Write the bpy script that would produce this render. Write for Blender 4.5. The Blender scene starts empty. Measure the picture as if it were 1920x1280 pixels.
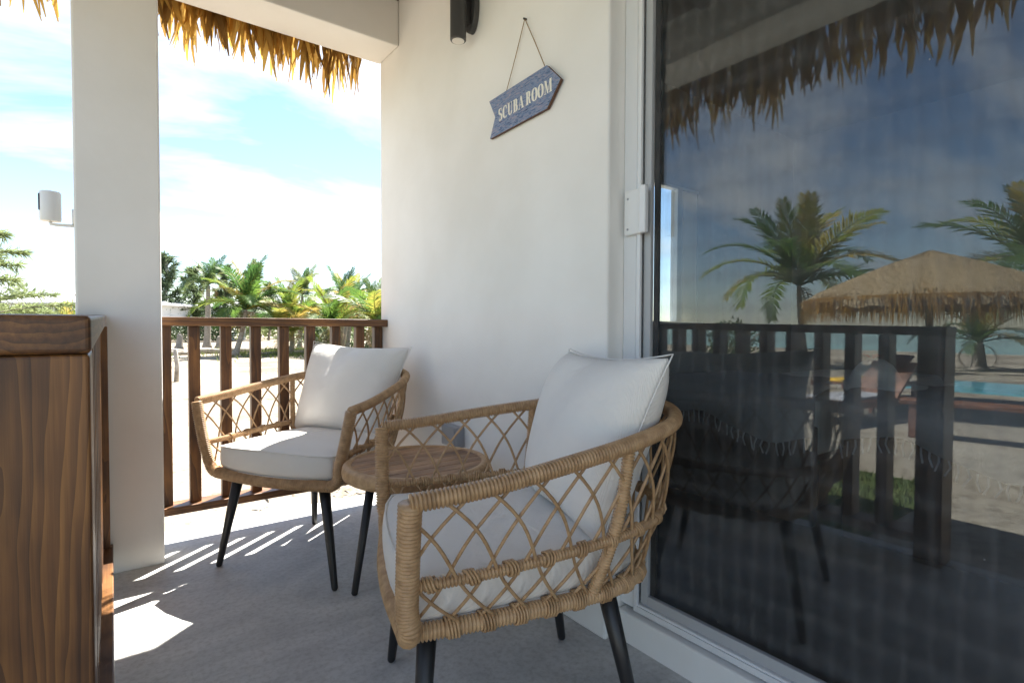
import bpy, bmesh, math, random
from mathutils import Vector, Matrix
random.seed(7)
R = math.radians
S = bpy.context.scene
COL = S.collection

# ------------------------------------------------------------------ camera, sky, sun, exposure
cam = bpy.data.cameras.new("camera")
cam.sensor_width = 36.0
cam.lens = 36.0 * 1012.0 / 1920.0
cam.clip_start = 0.02
cam.clip_end = 6000
camo = bpy.data.objects.new("camera", cam)
COL.objects.link(camo)
yaw, pitch, roll = R(36.95), R(1.45), R(0.2)
fw = Vector((math.sin(yaw) * math.cos(pitch), math.cos(yaw) * math.cos(pitch), -math.sin(pitch)))
rt = fw.cross(Vector((0, 0, 1))).normalized()
up = rt.cross(fw)
r2 = rt * math.cos(roll) + up * math.sin(roll)
u2 = up * math.cos(roll) - rt * math.sin(roll)
camo.matrix_world = Matrix(((r2.x, u2.x, -fw.x, 0), (r2.y, u2.y, -fw.y, 0), (r2.z, u2.z, -fw.z, 1.0), (0, 0, 0, 1)))
S.camera = camo

SUN_AZ, SUN_EL = R(51.0), R(57.6)
w = bpy.data.worlds.new("World")
S.world = w
w.use_nodes = True
nt = w.node_tree
nt.nodes.clear()
def N(t, kind, **kw):
    n = t.nodes.new(kind)
    for k, v in kw.items():
        setattr(n, k, v)
    return n
def L(t, a, b):
    t.links.new(a, b)
wo = N(nt, "ShaderNodeOutputWorld")
bg = N(nt, "ShaderNodeBackground")
bg.inputs[1].default_value = 0.053
sky = N(nt, "ShaderNodeTexSky", sky_type='NISHITA', sun_disc=False, sun_elevation=SUN_EL, sun_rotation=SUN_AZ, altitude=0, air_density=1.0, dust_density=0.15, ozone_density=2.2)
tc = N(nt, "ShaderNodeTexCoord")
sep = N(nt, "ShaderNodeSeparateXYZ")
L(nt, tc.outputs["Generated"], sep.inputs[0])
addz = N(nt, "ShaderNodeMath", operation='ADD'); addz.inputs[1].default_value = 0.22
mx = N(nt, "ShaderNodeMath", operation='MAXIMUM'); mx.inputs[1].default_value = 0.05
L(nt, sep.outputs[2], mx.inputs[0]); L(nt, mx.outputs[0], addz.inputs[0])
dx = N(nt, "ShaderNodeMath", operation='DIVIDE'); dy = N(nt, "ShaderNodeMath", operation='DIVIDE')
L(nt, sep.outputs[0], dx.inputs[0]); L(nt, addz.outputs[0], dx.inputs[1])
L(nt, sep.outputs[1], dy.inputs[0]); L(nt, addz.outputs[0], dy.inputs[1])
cmb = N(nt, "ShaderNodeCombineXYZ"); L(nt, dx.outputs[0], cmb.inputs[0]); L(nt, dy.outputs[0], cmb.inputs[1])
cmap = N(nt, "ShaderNodeMapping"); cmap.inputs["Scale"].default_value = (0.75, 1.5, 1); cmap.inputs["Rotation"].default_value = (0, 0, R(24)); cmap.inputs["Location"].default_value = (3.1, 1.7, 0)
L(nt, cmb.outputs[0], cmap.inputs[0])
cn = N(nt, "ShaderNodeTexNoise"); cn.inputs["Scale"].default_value = 1.25; cn.inputs["Detail"].default_value = 9; cn.inputs["Roughness"].default_value = 0.56; cn.inputs["Distortion"].default_value = 0.5
L(nt, cmap.outputs[0], cn.inputs["Vector"])
cr = N(nt, "ShaderNodeValToRGB"); cr.color_ramp.elements[0].position = 0.47; cr.color_ramp.elements[1].position = 0.72
cr.color_ramp.elements[0].color = (0, 0, 0, 1); cr.color_ramp.elements[1].color = (1, 1, 1, 1)
L(nt, cn.outputs["Fac"], cr.inputs[0])
hz = N(nt, "ShaderNodeMapRange"); hz.inputs[1].default_value = 0.0; hz.inputs[2].default_value = 0.22; hz.inputs[3].default_value = 0.15; hz.inputs[4].default_value = 0.0
L(nt, sep.outputs[2], hz.inputs[0])
mxx = N(nt, "ShaderNodeMath", operation='MAXIMUM'); L(nt, cr.outputs[0], mxx.inputs[0]); L(nt, hz.outputs[0], mxx.inputs[1])
mixc = N(nt, "ShaderNodeMix", data_type='RGBA')
L(nt, mxx.outputs[0], mixc.inputs[0]); L(nt, sky.outputs[0], mixc.inputs[6]); mixc.inputs[7].default_value = (6.0, 6.2, 6.4, 1)
L(nt, mixc.outputs[2], bg.inputs[0]); L(nt, bg.outputs[0], wo.inputs[0])

sl = bpy.data.lights.new("sun", 'SUN'); sl.energy = 4.6; sl.angle = R(0.5); sl.color = (1.0, 0.955, 0.88)
so = bpy.data.objects.new("sun", sl); COL.objects.link(so)
sd = Vector((math.sin(SUN_AZ) * math.cos(SUN_EL), math.cos(SUN_AZ) * math.cos(SUN_EL), math.sin(SUN_EL)))
so.rotation_euler = sd.to_track_quat('Z', 'Y').to_euler(); so.location = sd * 30

S.view_settings.view_transform = 'Standard'; S.view_settings.look = 'None'
S.view_settings.exposure = 2.42; S.view_settings.gamma = 1.0; S.view_settings.use_curve_mapping = False
S.render.engine = 'CYCLES'
cy = S.cycles
cy.use_denoising = True
cy.max_bounces = 10; cy.diffuse_bounces = 6; cy.glossy_bounces = 4; cy.transmission_bounces = 6; cy.transparent_max_bounces = 24
cy.caustics_reflective = False; cy.caustics_refractive = False
cy.sample_clamp_indirect = 6

# ------------------------------------------------------------------ materials
def ramp(t, stops):
    n = N(t, "ShaderNodeValToRGB")
    e = n.color_ramp.elements
    while len(e) < len(stops): e.new(0.5)
    for i, (p, c) in enumerate(stops):
        e[i].position = p; e[i].color = (*c, 1)
    return n
def base_mat(name, rough=0.6, spec=0.4):
    m = bpy.data.materials.new(name); m.use_nodes = True
    t = m.node_tree; b = t.nodes["Principled BSDF"]
    b.inputs["Roughness"].default_value = rough
    b.inputs["Specular IOR Level"].default_value = spec
    return m, t, b
def coords(t, scale=(1, 1, 1), kind="Object", rot=(0, 0, 0)):
    c = N(t, "ShaderNodeTexCoord"); mp = N(t, "ShaderNodeMapping")
    mp.inputs["Scale"].default_value = scale; mp.inputs["Rotation"].default_value = rot
    L(t, c.outputs[kind], mp.inputs[0]); return mp.outputs[0]
def noise(t, vec, scale, detail=4, rough=0.55, dist=0):
    n = N(t, "ShaderNodeTexNoise")
    n.inputs["Scale"].default_value = scale; n.inputs["Detail"].default_value = detail
    n.inputs["Roughness"].default_value = rough; n.inputs["Distortion"].default_value = dist
    L(t, vec, n.inputs["Vector"]); return n.outputs["Fac"]
def bump(t, b, h, strength=0.2, dist=0.01):
    n = N(t, "ShaderNodeBump"); n.inputs["Strength"].default_value = strength; n.inputs["Distance"].default_value = dist
    L(t, h, n.inputs["Height"]); L(t, n.outputs[0], b.inputs["Normal"])
def simple(name, c1, c2, scale=4, rough=0.6, spec=0.4, stretch=(1, 1, 1), bstr=0.15, bdist=0.005, bscale=60, detail=5, lo=0.35, hi=0.65):
    m, t, b = base_mat(name, rough, spec)
    v = coords(t, stretch)
    r = ramp(t, [(lo, c1), (hi, c2)]); L(t, noise(t, v, scale, detail), r.inputs[0]); L(t, r.outputs[0], b.inputs["Base Color"])
    if bstr: bump(t, b, noise(t, v, bscale, 3), bstr, bdist)
    return m
def wood(name, axis, dark, mid, light, rough=0.45, ring=85, coat=0.0, ctr=(0, 0, 0)):
    """growth rings round a pith line along the axis, plus fine fibre and uneven stain"""
    m, t, b = base_mat(name, rough, 0.5)
    c0 = N(t, "ShaderNodeTexCoord"); sub = N(t, "ShaderNodeVectorMath", operation='SUBTRACT'); L(t, c0.outputs["Object"], sub.inputs[0]); sub.inputs[1].default_value = ctr
    k = [1, 1, 1]; k[axis] = 0.0
    sc = N(t, "ShaderNodeVectorMath", operation='MULTIPLY'); L(t, sub.outputs[0], sc.inputs[0]); sc.inputs[1].default_value = tuple(k)
    ln = N(t, "ShaderNodeVectorMath", operation='LENGTH'); L(t, sc.outputs[0], ln.inputs[0])
    s1 = [7, 7, 7]; s1[axis] = 1.3
    n1 = noise(t, coords(t, tuple(s1)), 1.0, 3, 0.5, 0.4)
    r1 = N(t, "ShaderNodeMath", operation='MULTIPLY'); r1.inputs[1].default_value = ring; L(t, ln.outputs["Value"], r1.inputs[0])
    r2n = N(t, "ShaderNodeMath", operation='MULTIPLY_ADD'); r2n.inputs[1].default_value = 8.0; L(t, n1, r2n.inputs[0]); L(t, r1.outputs[0], r2n.inputs[2])
    fr = N(t, "ShaderNodeMath", operation='FRACT'); L(t, r2n.outputs[0], fr.inputs[0])
    s2 = [160, 160, 160]; s2[axis] = 4
    n2 = noise(t, coords(t, tuple(s2)), 1.0, 4, 0.65)
    mixf = N(t, "ShaderNodeMix"); mixf.inputs[0].default_value = 0.68; L(t, fr.outputs[0], mixf.inputs[2]); L(t, n2, mixf.inputs[3])
    r = ramp(t, [(0.12, light), (0.5, mid), (0.86, dark)]); L(t, mixf.outputs[0], r.inputs[0])
    s3 = [9, 9, 9]; s3[axis] = 3
    n3 = noise(t, coords(t, tuple(s3)), 1.0, 4, 0.6)
    r3 = ramp(t, [(0.34, (0.24, 0.20, 0.19)), (0.62, (1, 1, 1))]); L(t, n3, r3.inputs[0])
    mm = N(t, "ShaderNodeMix", data_type='RGBA', blend_type='MULTIPLY'); mm.inputs[0].default_value = 0.9
    L(t, r.outputs[0], mm.inputs[6]); L(t, r3.outputs[0], mm.inputs[7])
    L(t, mm.outputs[2], b.inputs["Base Color"])
    b.inputs["Coat Weight"].default_value = coat; b.inputs["Coat Roughness"].default_value = 0.35
    bump(t, b, mixf.outputs[0], 0.35, 0.0015)
    return m
M = {}
M['plaster'] = simple('white_plaster', (0.74, 0.725, 0.69), (0.81, 0.80, 0.775), 1.6, 0.75, 0.25, bstr=0.25, bdist=0.005, bscale=16)
M['ceil'] = wood('ceiling_boards', 0, (0.12, 0.085, 0.055), (0.19, 0.135, 0.09), (0.26, 0.19, 0.13), 0.7)
_wd = ((0.05, 0.02, 0.008), (0.18, 0.076, 0.022), (0.38, 0.175, 0.045))
M['wx'] = wood('stained_wood_x', 0, *_wd, coat=0.12, ctr=(0, 2.99, 0.93))
M['wy'] = wood('stained_wood_y', 1, *_wd, coat=0.12, ctr=(-0.05, 0, 1.10))
M['wz'] = wood('stained_wood_z', 2, *_wd, coat=0.12, ring=105, ctr=(-0.085, 0.69, 0))
M['teak'] = wood('teak_slats', 0, (0.30, 0.16, 0.075), (0.42, 0.235, 0.115), (0.52, 0.31, 0.16), 0.5, 40)
M['dwood'] = wood('dark_wood', 1, (0.02, 0.012, 0.008), (0.05, 0.028, 0.018), (0.08, 0.045, 0.03), 0.4)
M['lwood'] = wood('lounger_wood', 0, (0.10, 0.04, 0.02), (0.22, 0.09, 0.045), (0.32, 0.15, 0.08), 0.5)
M['drift'] = simple('driftwood', (0.22, 0.19, 0.16), (0.45, 0.41, 0.36), 6, 0.9, 0.1, (1, 1, 1), 0.4, 0.01, 30)
M['concrete'] = None
def concrete():
    m, t, b = base_mat('concrete_floor', 0.55, 0.35)
    v = coords(t)
    a = noise(t, v, 1.5, 8, 0.66, 2.6); r = ramp(t, [(0.30, (0.42, 0.415, 0.405)), (0.5, (0.57, 0.565, 0.545)), (0.68, (0.68, 0.67, 0.645))]); L(t, a, r.inputs[0])
    n2 = noise(t, v, 55, 4, 0.7); r2_ = ramp(t, [(0.32, (0.78, 0.77, 0.75)), (0.55, (1.0, 1.0, 1.0))]); L(t, n2, r2_.inputs[0])
    mm = N(t, "ShaderNodeMix", data_type='RGBA', blend_type='MULTIPLY'); mm.inputs[0].default_value = 1
    L(t, r.outputs[0], mm.inputs[6]); L(t, r2_.outputs[0], mm.inputs[7])
    vo = N(t, "ShaderNodeTexVoronoi"); vo.inputs["Scale"].default_value = 7.0; L(t, v, vo.inputs["Vector"])
    lt = N(t, "ShaderNodeMath", operation='LESS_THAN'); lt.inputs[1].default_value = 0.02; L(t, vo.outputs["Distance"], lt.inputs[0])
    m2 = N(t, "ShaderNodeMix", data_type='RGBA'); L(t, lt.outputs[0], m2.inputs[0]); L(t, mm.outputs[2], m2.inputs[6]); m2.inputs[7].default_value = (0.8, 0.78, 0.72, 1); L(t, m2.outputs[2], b.inputs["Base Color"])
    rr = ramp(t, [(0.3, (0.42, 0.42, 0.42)), (0.7, (0.62, 0.62, 0.62))]); L(t, a, rr.inputs[0]); L(t, rr.outputs[0], b.inputs["Roughness"])
    bump(t, b, n2, 0.12, 0.003)
    return m
M['concrete'] = concrete()
def rattan(name, k=1.0):
    m, t, b = base_mat(name, 0.42, 0.45)
    v = coords(t)
    r = ramp(t, [(0.3, (0.28 * k, 0.168 * k, 0.082 * k)), (0.5, (0.37 * k, 0.232 * k, 0.118 * k)), (0.72, (0.46 * k, 0.30 * k, 0.16 * k))])
    oi = N(t, "ShaderNodeObjectInfo"); ma = N(t, "ShaderNodeMath", operation='MULTIPLY_ADD'); L(t, oi.outputs["Random"], ma.inputs[0]); ma.inputs[1].default_value = 0.22; ma.inputs[2].default_value = -0.11
    ad = N(t, "ShaderNodeMath", operation='ADD'); L(t, noise(t, v, 45, 3, 0.6), ad.inputs[0]); L(t, ma.outputs[0], ad.inputs[1])
    L(t, ad.outputs[0], r.inputs[0]); L(t, r.outputs[0], b.inputs["Base Color"])
    return m
M['rattan'] = rattan('resin_wicker', 1.2)
M['strand'] = rattan('wicker_strand', 1.1)
def fabric(name, c, sc=900):
    m, t, b = base_mat(name, 0.9, 0.1)
    v = coords(t)
    r = ramp(t, [(0.3, tuple(x * 0.94 for x in c)), (0.7, c)]); L(t, noise(t, v, 5, 4), r.inputs[0]); L(t, r.outputs[0], b.inputs["Base Color"])
    wv = N(t, "ShaderNodeTexWave"); wv.inputs["Scale"].default_value = sc / 6.28; wv.inputs["Distortion"].default_value = 1.5; L(t, v, wv.inputs["Vector"])
    wm = N(t, "ShaderNodeMath", operation='MULTIPLY'); wm.inputs[1].default_value = 0.12; L(t, wv.outputs["Fac"], wm.inputs[0]); ad = N(t, "ShaderNodeMath", operation='ADD'); L(t, wm.outputs[0], ad.inputs[0]); L(t, noise(t, v, 14, 3, 0.5, 1.0), ad.inputs[1])
    bump(t, b, ad.outputs[0], 0.6, 0.008)
    b.inputs["Sheen Weight"].default_value = 0.15
    return m
M['fabric'] = fabric('off_white_canvas', (0.80, 0.775, 0.73))
M['gfabric'] = fabric('grey_throw', (0.36, 0.36, 0.38), 300)
M['white_fab'] = fabric('white_towel', (0.8, 0.8, 0.78), 400)
def metal(name, c, rough, metallic=0.0, spec=0.5):
    m, t, b = base_mat(name, rough, spec); b.inputs["Base Color"].default_value = (*c, 1); b.inputs["Metallic"].default_value = metallic
    bump(t, b, noise(t, coords(t), 150, 2), 0.04, 0.001); return m
M['black'] = metal('black_powder_coat', (0.014, 0.014, 0.015), 0.38)
M['dgrey'] = metal('charcoal_paint', (0.05, 0.05, 0.05), 0.45)
M['lens'] = metal('frosted_lens', (0.75, 0.72, 0.66), 0.4)
M['frame'] = metal('white_aluminium', (0.72, 0.73, 0.74), 0.35)
M['gframe'] = metal('grey_screen_frame', (0.42, 0.43, 0.44), 0.4)
M['gasket'] = metal('black_gasket', (0.01, 0.01, 0.01), 0.6)
M['plastic'] = metal('white_plastic', (0.75, 0.75, 0.74), 0.35)
M['gplastic'] = metal('grey_plastic', (0.30, 0.31, 0.33), 0.4)
M['rope'] = simple('jute_twine', (0.2, 0.13, 0.06), (0.36, 0.25, 0.13), 300, 0.9, 0.1, bscale=500)
M['letter'] = metal('cream_paint', (0.78, 0.76, 0.68), 0.6)
M['sign_edge'] = metal('brown_sign_edge', (0.10, 0.045, 0.022), 0.6)
def signblue():
    m, t, b = base_mat('weathered_blue_paint', 0.6, 0.3)
    v = coords(t, (1, 5, 34)); a = noise(t, v, 7, 7, 0.7, 1.0)
    r = ramp(t, [(0.34, (0.03, 0.045, 0.11)), (0.44, (0.11, 0.17, 0.30)), (0.52, (0.21, 0.28, 0.42)), (0.60, (0.34, 0.26, 0.30)), (0.70, (0.48, 0.45, 0.50))]); L(t, a, r.inputs[0]); L(t, r.outputs[0], b.inputs["Base Color"])
    bump(t, b, a, 0.3, 0.002); return m
M['blue'] = signblue()
def sand():
    m, t, b = base_mat('beach_sand', 0.95, 0.1)
    v = coords(t)
    a = noise(t, v, 0.35, 8, 0.62, 0.6); r = ramp(t, [(0.32, (0.15, 0.125, 0.095)), (0.5, (0.29, 0.25, 0.195)), (0.68, (0.39, 0.35, 0.285))]); L(t, a, r.inputs[0])
    n2 = noise(t, v, 9, 6, 0.75); r_ = ramp(t, [(0.36, (0.42, 0.38, 0.33)), (0.52, (1, 1, 1))]); L(t, n2, r_.inputs[0])
    mm = N(t, "ShaderNodeMix", data_type='RGBA', blend_type='MULTIPLY'); mm.inputs[0].default_value = 0.7
    L(t, r.outputs[0], mm.inputs[6]); L(t, r_.outputs[0], mm.inputs[7]); L(t, mm.outputs[2], b.inputs["Base Color"])
    bump(t, b, n2, 0.5, 0.05); return m
M['sand'] = sand()
def sea():
    m, t, b = base_mat('sea_water', 0.12, 0.5); v = coords(t, (0.12, 0.5, 1))
    r = ramp(t, [(0.35, (0.02, 0.16, 0.19)), (0.65, (0.06, 0.30, 0.30))]); L(t, noise(t, v, 0.6, 4), r.inputs[0]); L(t, r.outputs[0], b.inputs["Base Color"])
    bump(t, b, noise(t, v, 3, 4), 0.3, 0.1); return m
M['sea'] = sea()
M['pool'] = metal('pool_water', (0.10, 0.42, 0.52), 0.08)
def leaf(name, stops, rough=0.5, trans=0.25):
    m, t, b = base_mat(name, rough, 0.35)
    oi = N(t, "ShaderNodeObjectInfo"); v = coords(t)
    ad = N(t, "ShaderNodeMath", operation='ADD'); ad.inputs[1].default_value = 0
    mu = N(t, "ShaderNodeMath", operation='MULTIPLY_ADD'); L(t, noise(t, v, 2.5, 3), mu.inputs[0]); mu.inputs[1].default_value = 0.7
    sb = N(t, "ShaderNodeMath", operation='MULTIPLY_ADD'); L(t, oi.outputs["Random"], sb.inputs[0]); sb.inputs[1].default_value = 0.75; sb.inputs[2].default_value = -0.22
    L(t, sb.outputs[0], mu.inputs[2])
    r = ramp(t, stops); L(t, mu.outputs[0], r.inputs[0]); L(t, r.outputs[0], b.inputs["Base Color"])
    tr = N(t, "ShaderNodeBsdfTranslucent"); L(t, r.outputs[0], tr.inputs[0])
    ms = N(t, "ShaderNodeMixShader"); ms.inputs[0].default_value = trans
    out = t.nodes["Material Output"]; L(t, b.outputs[0], ms.inputs[1]); L(t, tr.outputs[0], ms.inputs[2]); L(t, ms.outputs[0], out.inputs[0])
    return m
M['palm'] = leaf('palm_leaf', [(0.2, (0.045, 0.10, 0.025)), (0.42, (0.10, 0.175, 0.03)), (0.6, (0.20, 0.25, 0.04)), (0.85, (0.38, 0.28, 0.07))], 0.45, 0.5)
M['palmdark'] = leaf('palm_leaf_dark', [(0.2, (0.035, 0.08, 0.03)), (0.5, (0.075, 0.13, 0.04)), (0.9, (0.19, 0.21, 0.07))], 0.45, 0.45)
M['dryfrond'] = leaf('dry_palm_leaf', [(0.2, (0.16, 0.10, 0.045)), (0.8, (0.36, 0.26, 0.14))], 0.8, 0.2)
M['casu'] = leaf('casuarina_needles', [(0.2, (0.08, 0.115, 0.06)), (0.5, (0.15, 0.20, 0.09)), (0.85, (0.26, 0.30, 0.13))], 0.7, 0.6)
M['bush'] = leaf('bush_leaf', [(0.2, (0.03, 0.06, 0.02)), (0.8, (0.11, 0.16, 0.04))], 0.5, 0.3)
M['grass'] = leaf('grass_blade', [(0.2, (0.06, 0.10, 0.025)), (0.8, (0.19, 0.22, 0.07))], 0.7, 0.3)
M['bark'] = simple('palm_bark', (0.20, 0.17, 0.14), (0.40, 0.36, 0.31), 8, 0.9, 0.1, (1, 1, 5), 0.5, 0.02, 12)
M['thatch'] = leaf('thatch_blade', [(0.1, (0.13, 0.065, 0.02)), (0.5, (0.48, 0.28, 0.06)), (0.9, (0.64, 0.43, 0.12))], 0.7, 0.55)
M['thatchroof'] = simple('thatch_mass', (0.14, 0.10, 0.055), (0.40, 0.30, 0.18), 40, 0.95, 0.1, (1, 1, 0.2), 0.8, 0.03, 60)
M['roofmetal'] = metal('white_metal_roof', (0.70, 0.70, 0.70), 0.5)
M['siding'] = metal('white_siding', (0.68, 0.70, 0.72), 0.6)
M['winglass'] = metal('dark_window_glass', (0.03, 0.04, 0.045), 0.06)
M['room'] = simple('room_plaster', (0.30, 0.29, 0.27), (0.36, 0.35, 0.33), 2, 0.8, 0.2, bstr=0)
M['blind'] = leaf('beige_blind', [(0.2, (0.42, 0.40, 0.34)), (0.8, (0.48, 0.46, 0.40))], 0.8, 0.5)
M['flower'] = metal('red_flower', (0.5, 0.05, 0.03), 0.6)
M['yellow'] = metal('yellow_cushion', (0.75, 0.45, 0.03), 0.7)
def glass():
    m, t, b = base_mat('door_glass'); t.nodes.remove(b)
    lw = N(t, "ShaderNodeLayerWeight"); lw.inputs[0].default_value = 0.5
    pw = N(t, "ShaderNodeMath", operation='POWER'); pw.inputs[1].default_value = 5.0; L(t, lw.outputs["Facing"], pw.inputs[0])
    f = N(t, "ShaderNodeMath", operation='MULTIPLY_ADD'); f.inputs[1].default_value = 0.9; f.inputs[2].default_value = 0.08; L(t, pw.outputs[0], f.inputs[0])
    g = N(t, "ShaderNodeBsdfGlossy"); g.inputs["Roughness"].default_value = 0.0; g.inputs[0].default_value = (0.92, 0.97, 1.0, 1)
    tr = N(t, "ShaderNodeBsdfTransparent"); tr.inputs[0].default_value = (0.80, 0.83, 0.84, 1)
    ms = N(t, "ShaderNodeMixShader"); L(t, f.outputs[0], ms.inputs[0]); L(t, tr.outputs[0], ms.inputs[1]); L(t, g.outputs[0], ms.inputs[2])
    L(t, ms.outputs[0], t.nodes["Material Output"].inputs[0]); return m
M['glass'] = glass()
def pane():
    m, t, b = base_mat('window_pane'); t.nodes.remove(b)
    g = N(t, "ShaderNodeBsdfGlossy"); g.inputs["Roughness"].default_value = 0.0
    tr = N(t, "ShaderNodeBsdfTransparent"); tr.inputs[0].default_value = (0.9, 0.93, 0.94, 1)
    ms = N(t, "ShaderNodeMixShader"); ms.inputs[0].default_value = 0.08; L(t, tr.outputs[0], ms.inputs[1]); L(t, g.outputs[0], ms.inputs[2])
    L(t, ms.outputs[0], t.nodes["Material Output"].inputs[0]); return m
M['pane'] = pane()
def screen():
    m, t, b = base_mat('insect_screen', 0.8, 0.1)
    b.inputs["Base Color"].default_value = (0.22, 0.222, 0.225, 1)
    v = coords(t)
    facs = []
    for bd, sc, ds in (('Y', 6.6, 1.6), ('Z', 3.7, 2.2)):
        wv = N(t, "ShaderNodeTexWave", bands_direction=bd); wv.inputs["Scale"].default_value = sc; wv.inputs["Distortion"].default_value = ds; wv.inputs["Detail"].default_value = 2; wv.inputs["Detail Scale"].default_value = 1.3
        L(t, v, wv.inputs["Vector"])
        p = N(t, "ShaderNodeMath", operation='POWER'); p.inputs[1].default_value = 4.0; L(t, wv.outputs["Fac"], p.inputs[0]); facs.append(p)
    mxn = N(t, "ShaderNodeMath", operation='ADD'); L(t, facs[0].outputs[0], mxn.inputs[0]); L(t, facs[1].outputs[0], mxn.inputs[1])
    al = N(t, "ShaderNodeMath", operation='MULTIPLY_ADD'); al.inputs[1].default_value = 0.07; al.inputs[2].default_value = 0.075; L(t, mxn.outputs[0], al.inputs[0])
    vo = N(t, "ShaderNodeTexVoronoi"); vo.inputs["Scale"].default_value = 9.0; L(t, v, vo.inputs["Vector"])
    lt = N(t, "ShaderNodeMath", operation='LESS_THAN'); lt.inputs[1].default_value = 0.017; L(t, vo.outputs["Distance"], lt.inputs[0])
    ma = N(t, "ShaderNodeMath", operation='MAXIMUM'); L(t, al.outputs[0], ma.inputs[0]); sp = N(t, "ShaderNodeMath", operation='MULTIPLY'); sp.inputs[1].default_value = 0.8; L(t, lt.outputs[0], sp.inputs[0]); L(t, sp.outputs[0], ma.inputs[1])
    L(t, ma.outputs[0], b.inputs["Alpha"]); return m
M['screen'] = screen()

# ------------------------------------------------------------------ mesh helpers
class MB:
    def __init__(s): s.v = []; s.f = []
    def add(s, vs, fs):
        o = len(s.v); s.v += [tuple(p) for p in vs]; s.f += [tuple(i + o for i in f) for f in fs]
    def box(s, x0, x1, y0, y1, z0, z1):
        s.add([(x0, y0, z0), (x1, y0, z0), (x1, y1, z0), (x0, y1, z0), (x0, y0, z1), (x1, y0, z1), (x1, y1, z1), (x0, y1, z1)],
              [(0, 3, 2, 1), (4, 5, 6, 7), (0, 1, 5, 4), (1, 2, 6, 5), (2, 3, 7, 6), (3, 0, 4, 7)])
    def quad(s, a, b, c, d): s.add([a, b, c, d], [(0, 1, 2, 3)])
    def tube(s, pts, rad, n=8, closed=False, flat=1.0):
        pts = [Vector(p) for p in pts]; k = len(pts); rings = []
        rf = rad if callable(rad) else (lambda i, r=rad: r)
        prev = None
        for i, p in enumerate(pts):
            a = pts[i - 1] if (i > 0 or closed) else p
            b = pts[(i + 1) % k] if (i < k - 1 or closed) else p
            d = (b - a)
            if d.length < 1e-9: d = Vector((0, 0, 1))
            d.normalize()
            if prev is None:
                x = d.orthogonal().normalized() if abs(d.z) > 0.95 else d.cross(Vector((0, 0, 1))).normalized()
            else:
                x = (prev - d * prev.dot(d))
                x = x.normalized() if x.length > 1e-6 else d.orthogonal().normalized()
            prev = x; y = d.cross(x)
            r = rf(i)
            rings.append([p + x * (math.cos(2 * math.pi * j / n) * r) + y * (math.sin(2 * math.pi * j / n) * r * flat) for j in range(n)])
        vs = [q for rg in rings for q in rg]; fs = []
        for i in range(k - 1 if not closed else k):
            i2 = (i + 1) % k
            for j in range(n):
                fs.append((i * n + j, i * n + (j + 1) % n, i2 * n + (j + 1) % n, i2 * n + j))
        if not closed:
            fs.append(tuple(range(n - 1, -1, -1))); fs.append(tuple((k - 1) * n + j for j in range(n)))
        s.add(vs, fs)
    def mesh(s, name, mat, smooth=False):
        me = bpy.data.meshes.new(name); me.from_pydata(s.v, [], s.f); me.validate(); me.update()
        if mat is not None: me.materials.append(mat)
        if smooth:
            me.polygons.foreach_set("use_smooth", [True] * len(me.polygons))
        return me
    def obj(s, name, mat, parent=None, smooth=False, bevel=0, seg=2):
        o = bpy.data.objects.new(name, s.mesh(name, mat, smooth)); COL.objects.link(o)
        if parent: o.parent = parent
        if bevel:
            md = o.modifiers.new("bevel", 'BEVEL'); md.width = bevel; md.segments = seg; md.limit_method = 'ANGLE'
        return o
def boxo(name, mat, dims, parent=None, bevel=0, seg=2):
    b = MB(); b.box(*dims); return b.obj(name, mat, parent, bevel=bevel, seg=seg)
def put(name, me, parent=None, mw=None):
    o = bpy.data.objects.new(name, me); COL.objects.link(o)
    if parent: o.parent = parent
    if mw is not None: o.matrix_local = mw
    return o
def empty(name, loc=(0, 0, 0), rz=0):
    o = bpy.data.objects.new(name, None); COL.objects.link(o); o.location = loc; o.rotation_euler = (0, 0, rz); o.empty_display_size = 0.1; return o
def tag(o, label, cat, group=None):
    o["label"] = label; o["category"] = cat
    if group: o["group"] = group
    return o
def struct(o): o["kind"] = "structure"; return o
def stuff(o): o["kind"] = "stuff"; return o
def resample(pts, step):
    pts = [Vector(p) for p in pts]; out = [pts[0]]; acc = 0.0
    for a, b in zip(pts, pts[1:]):
        d = (b - a).length
        if d < 1e-9: continue
        t = step - acc
        while t <= d:
            out.append(a + (b - a) * (t / d)); t += step
        acc = (acc + d) % step
    if (out[-1] - pts[-1]).length > step * 0.3: out.append(pts[-1])
    return out
def catmull(pts, n=10):
    P = [Vector(p) for p in pts]; P = [P[0] * 2 - P[1]] + P + [P[-1] * 2 - P[-2]]; out = []
    for i in range(1, len(P) - 2):
        for k in range(n):
            t = k / n; a, b, c, d = P[i - 1], P[i], P[i + 1], P[i + 2]
            out.append(0.5 * ((2 * b) + (c - a) * t + (2 * a - 5 * b + 4 * c - d) * t * t + (3 * b - a - 3 * c + d) * t ** 3))
    out.append(P[-2]); return out
def wrapped(mb, pts, r, pitch=0.0078, n=12, amp=0.13, flat=1.0):
    """tube wound with cord: the radius swells once per turn of cord"""
    q = resample(pts, pitch / 4.0)
    prof = (-amp * 1.5, amp * 0.5, amp, amp * 0.5)
    mb.tube(q, lambda i: r * (1 + prof[i % 4]), n, flat=flat)

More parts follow.
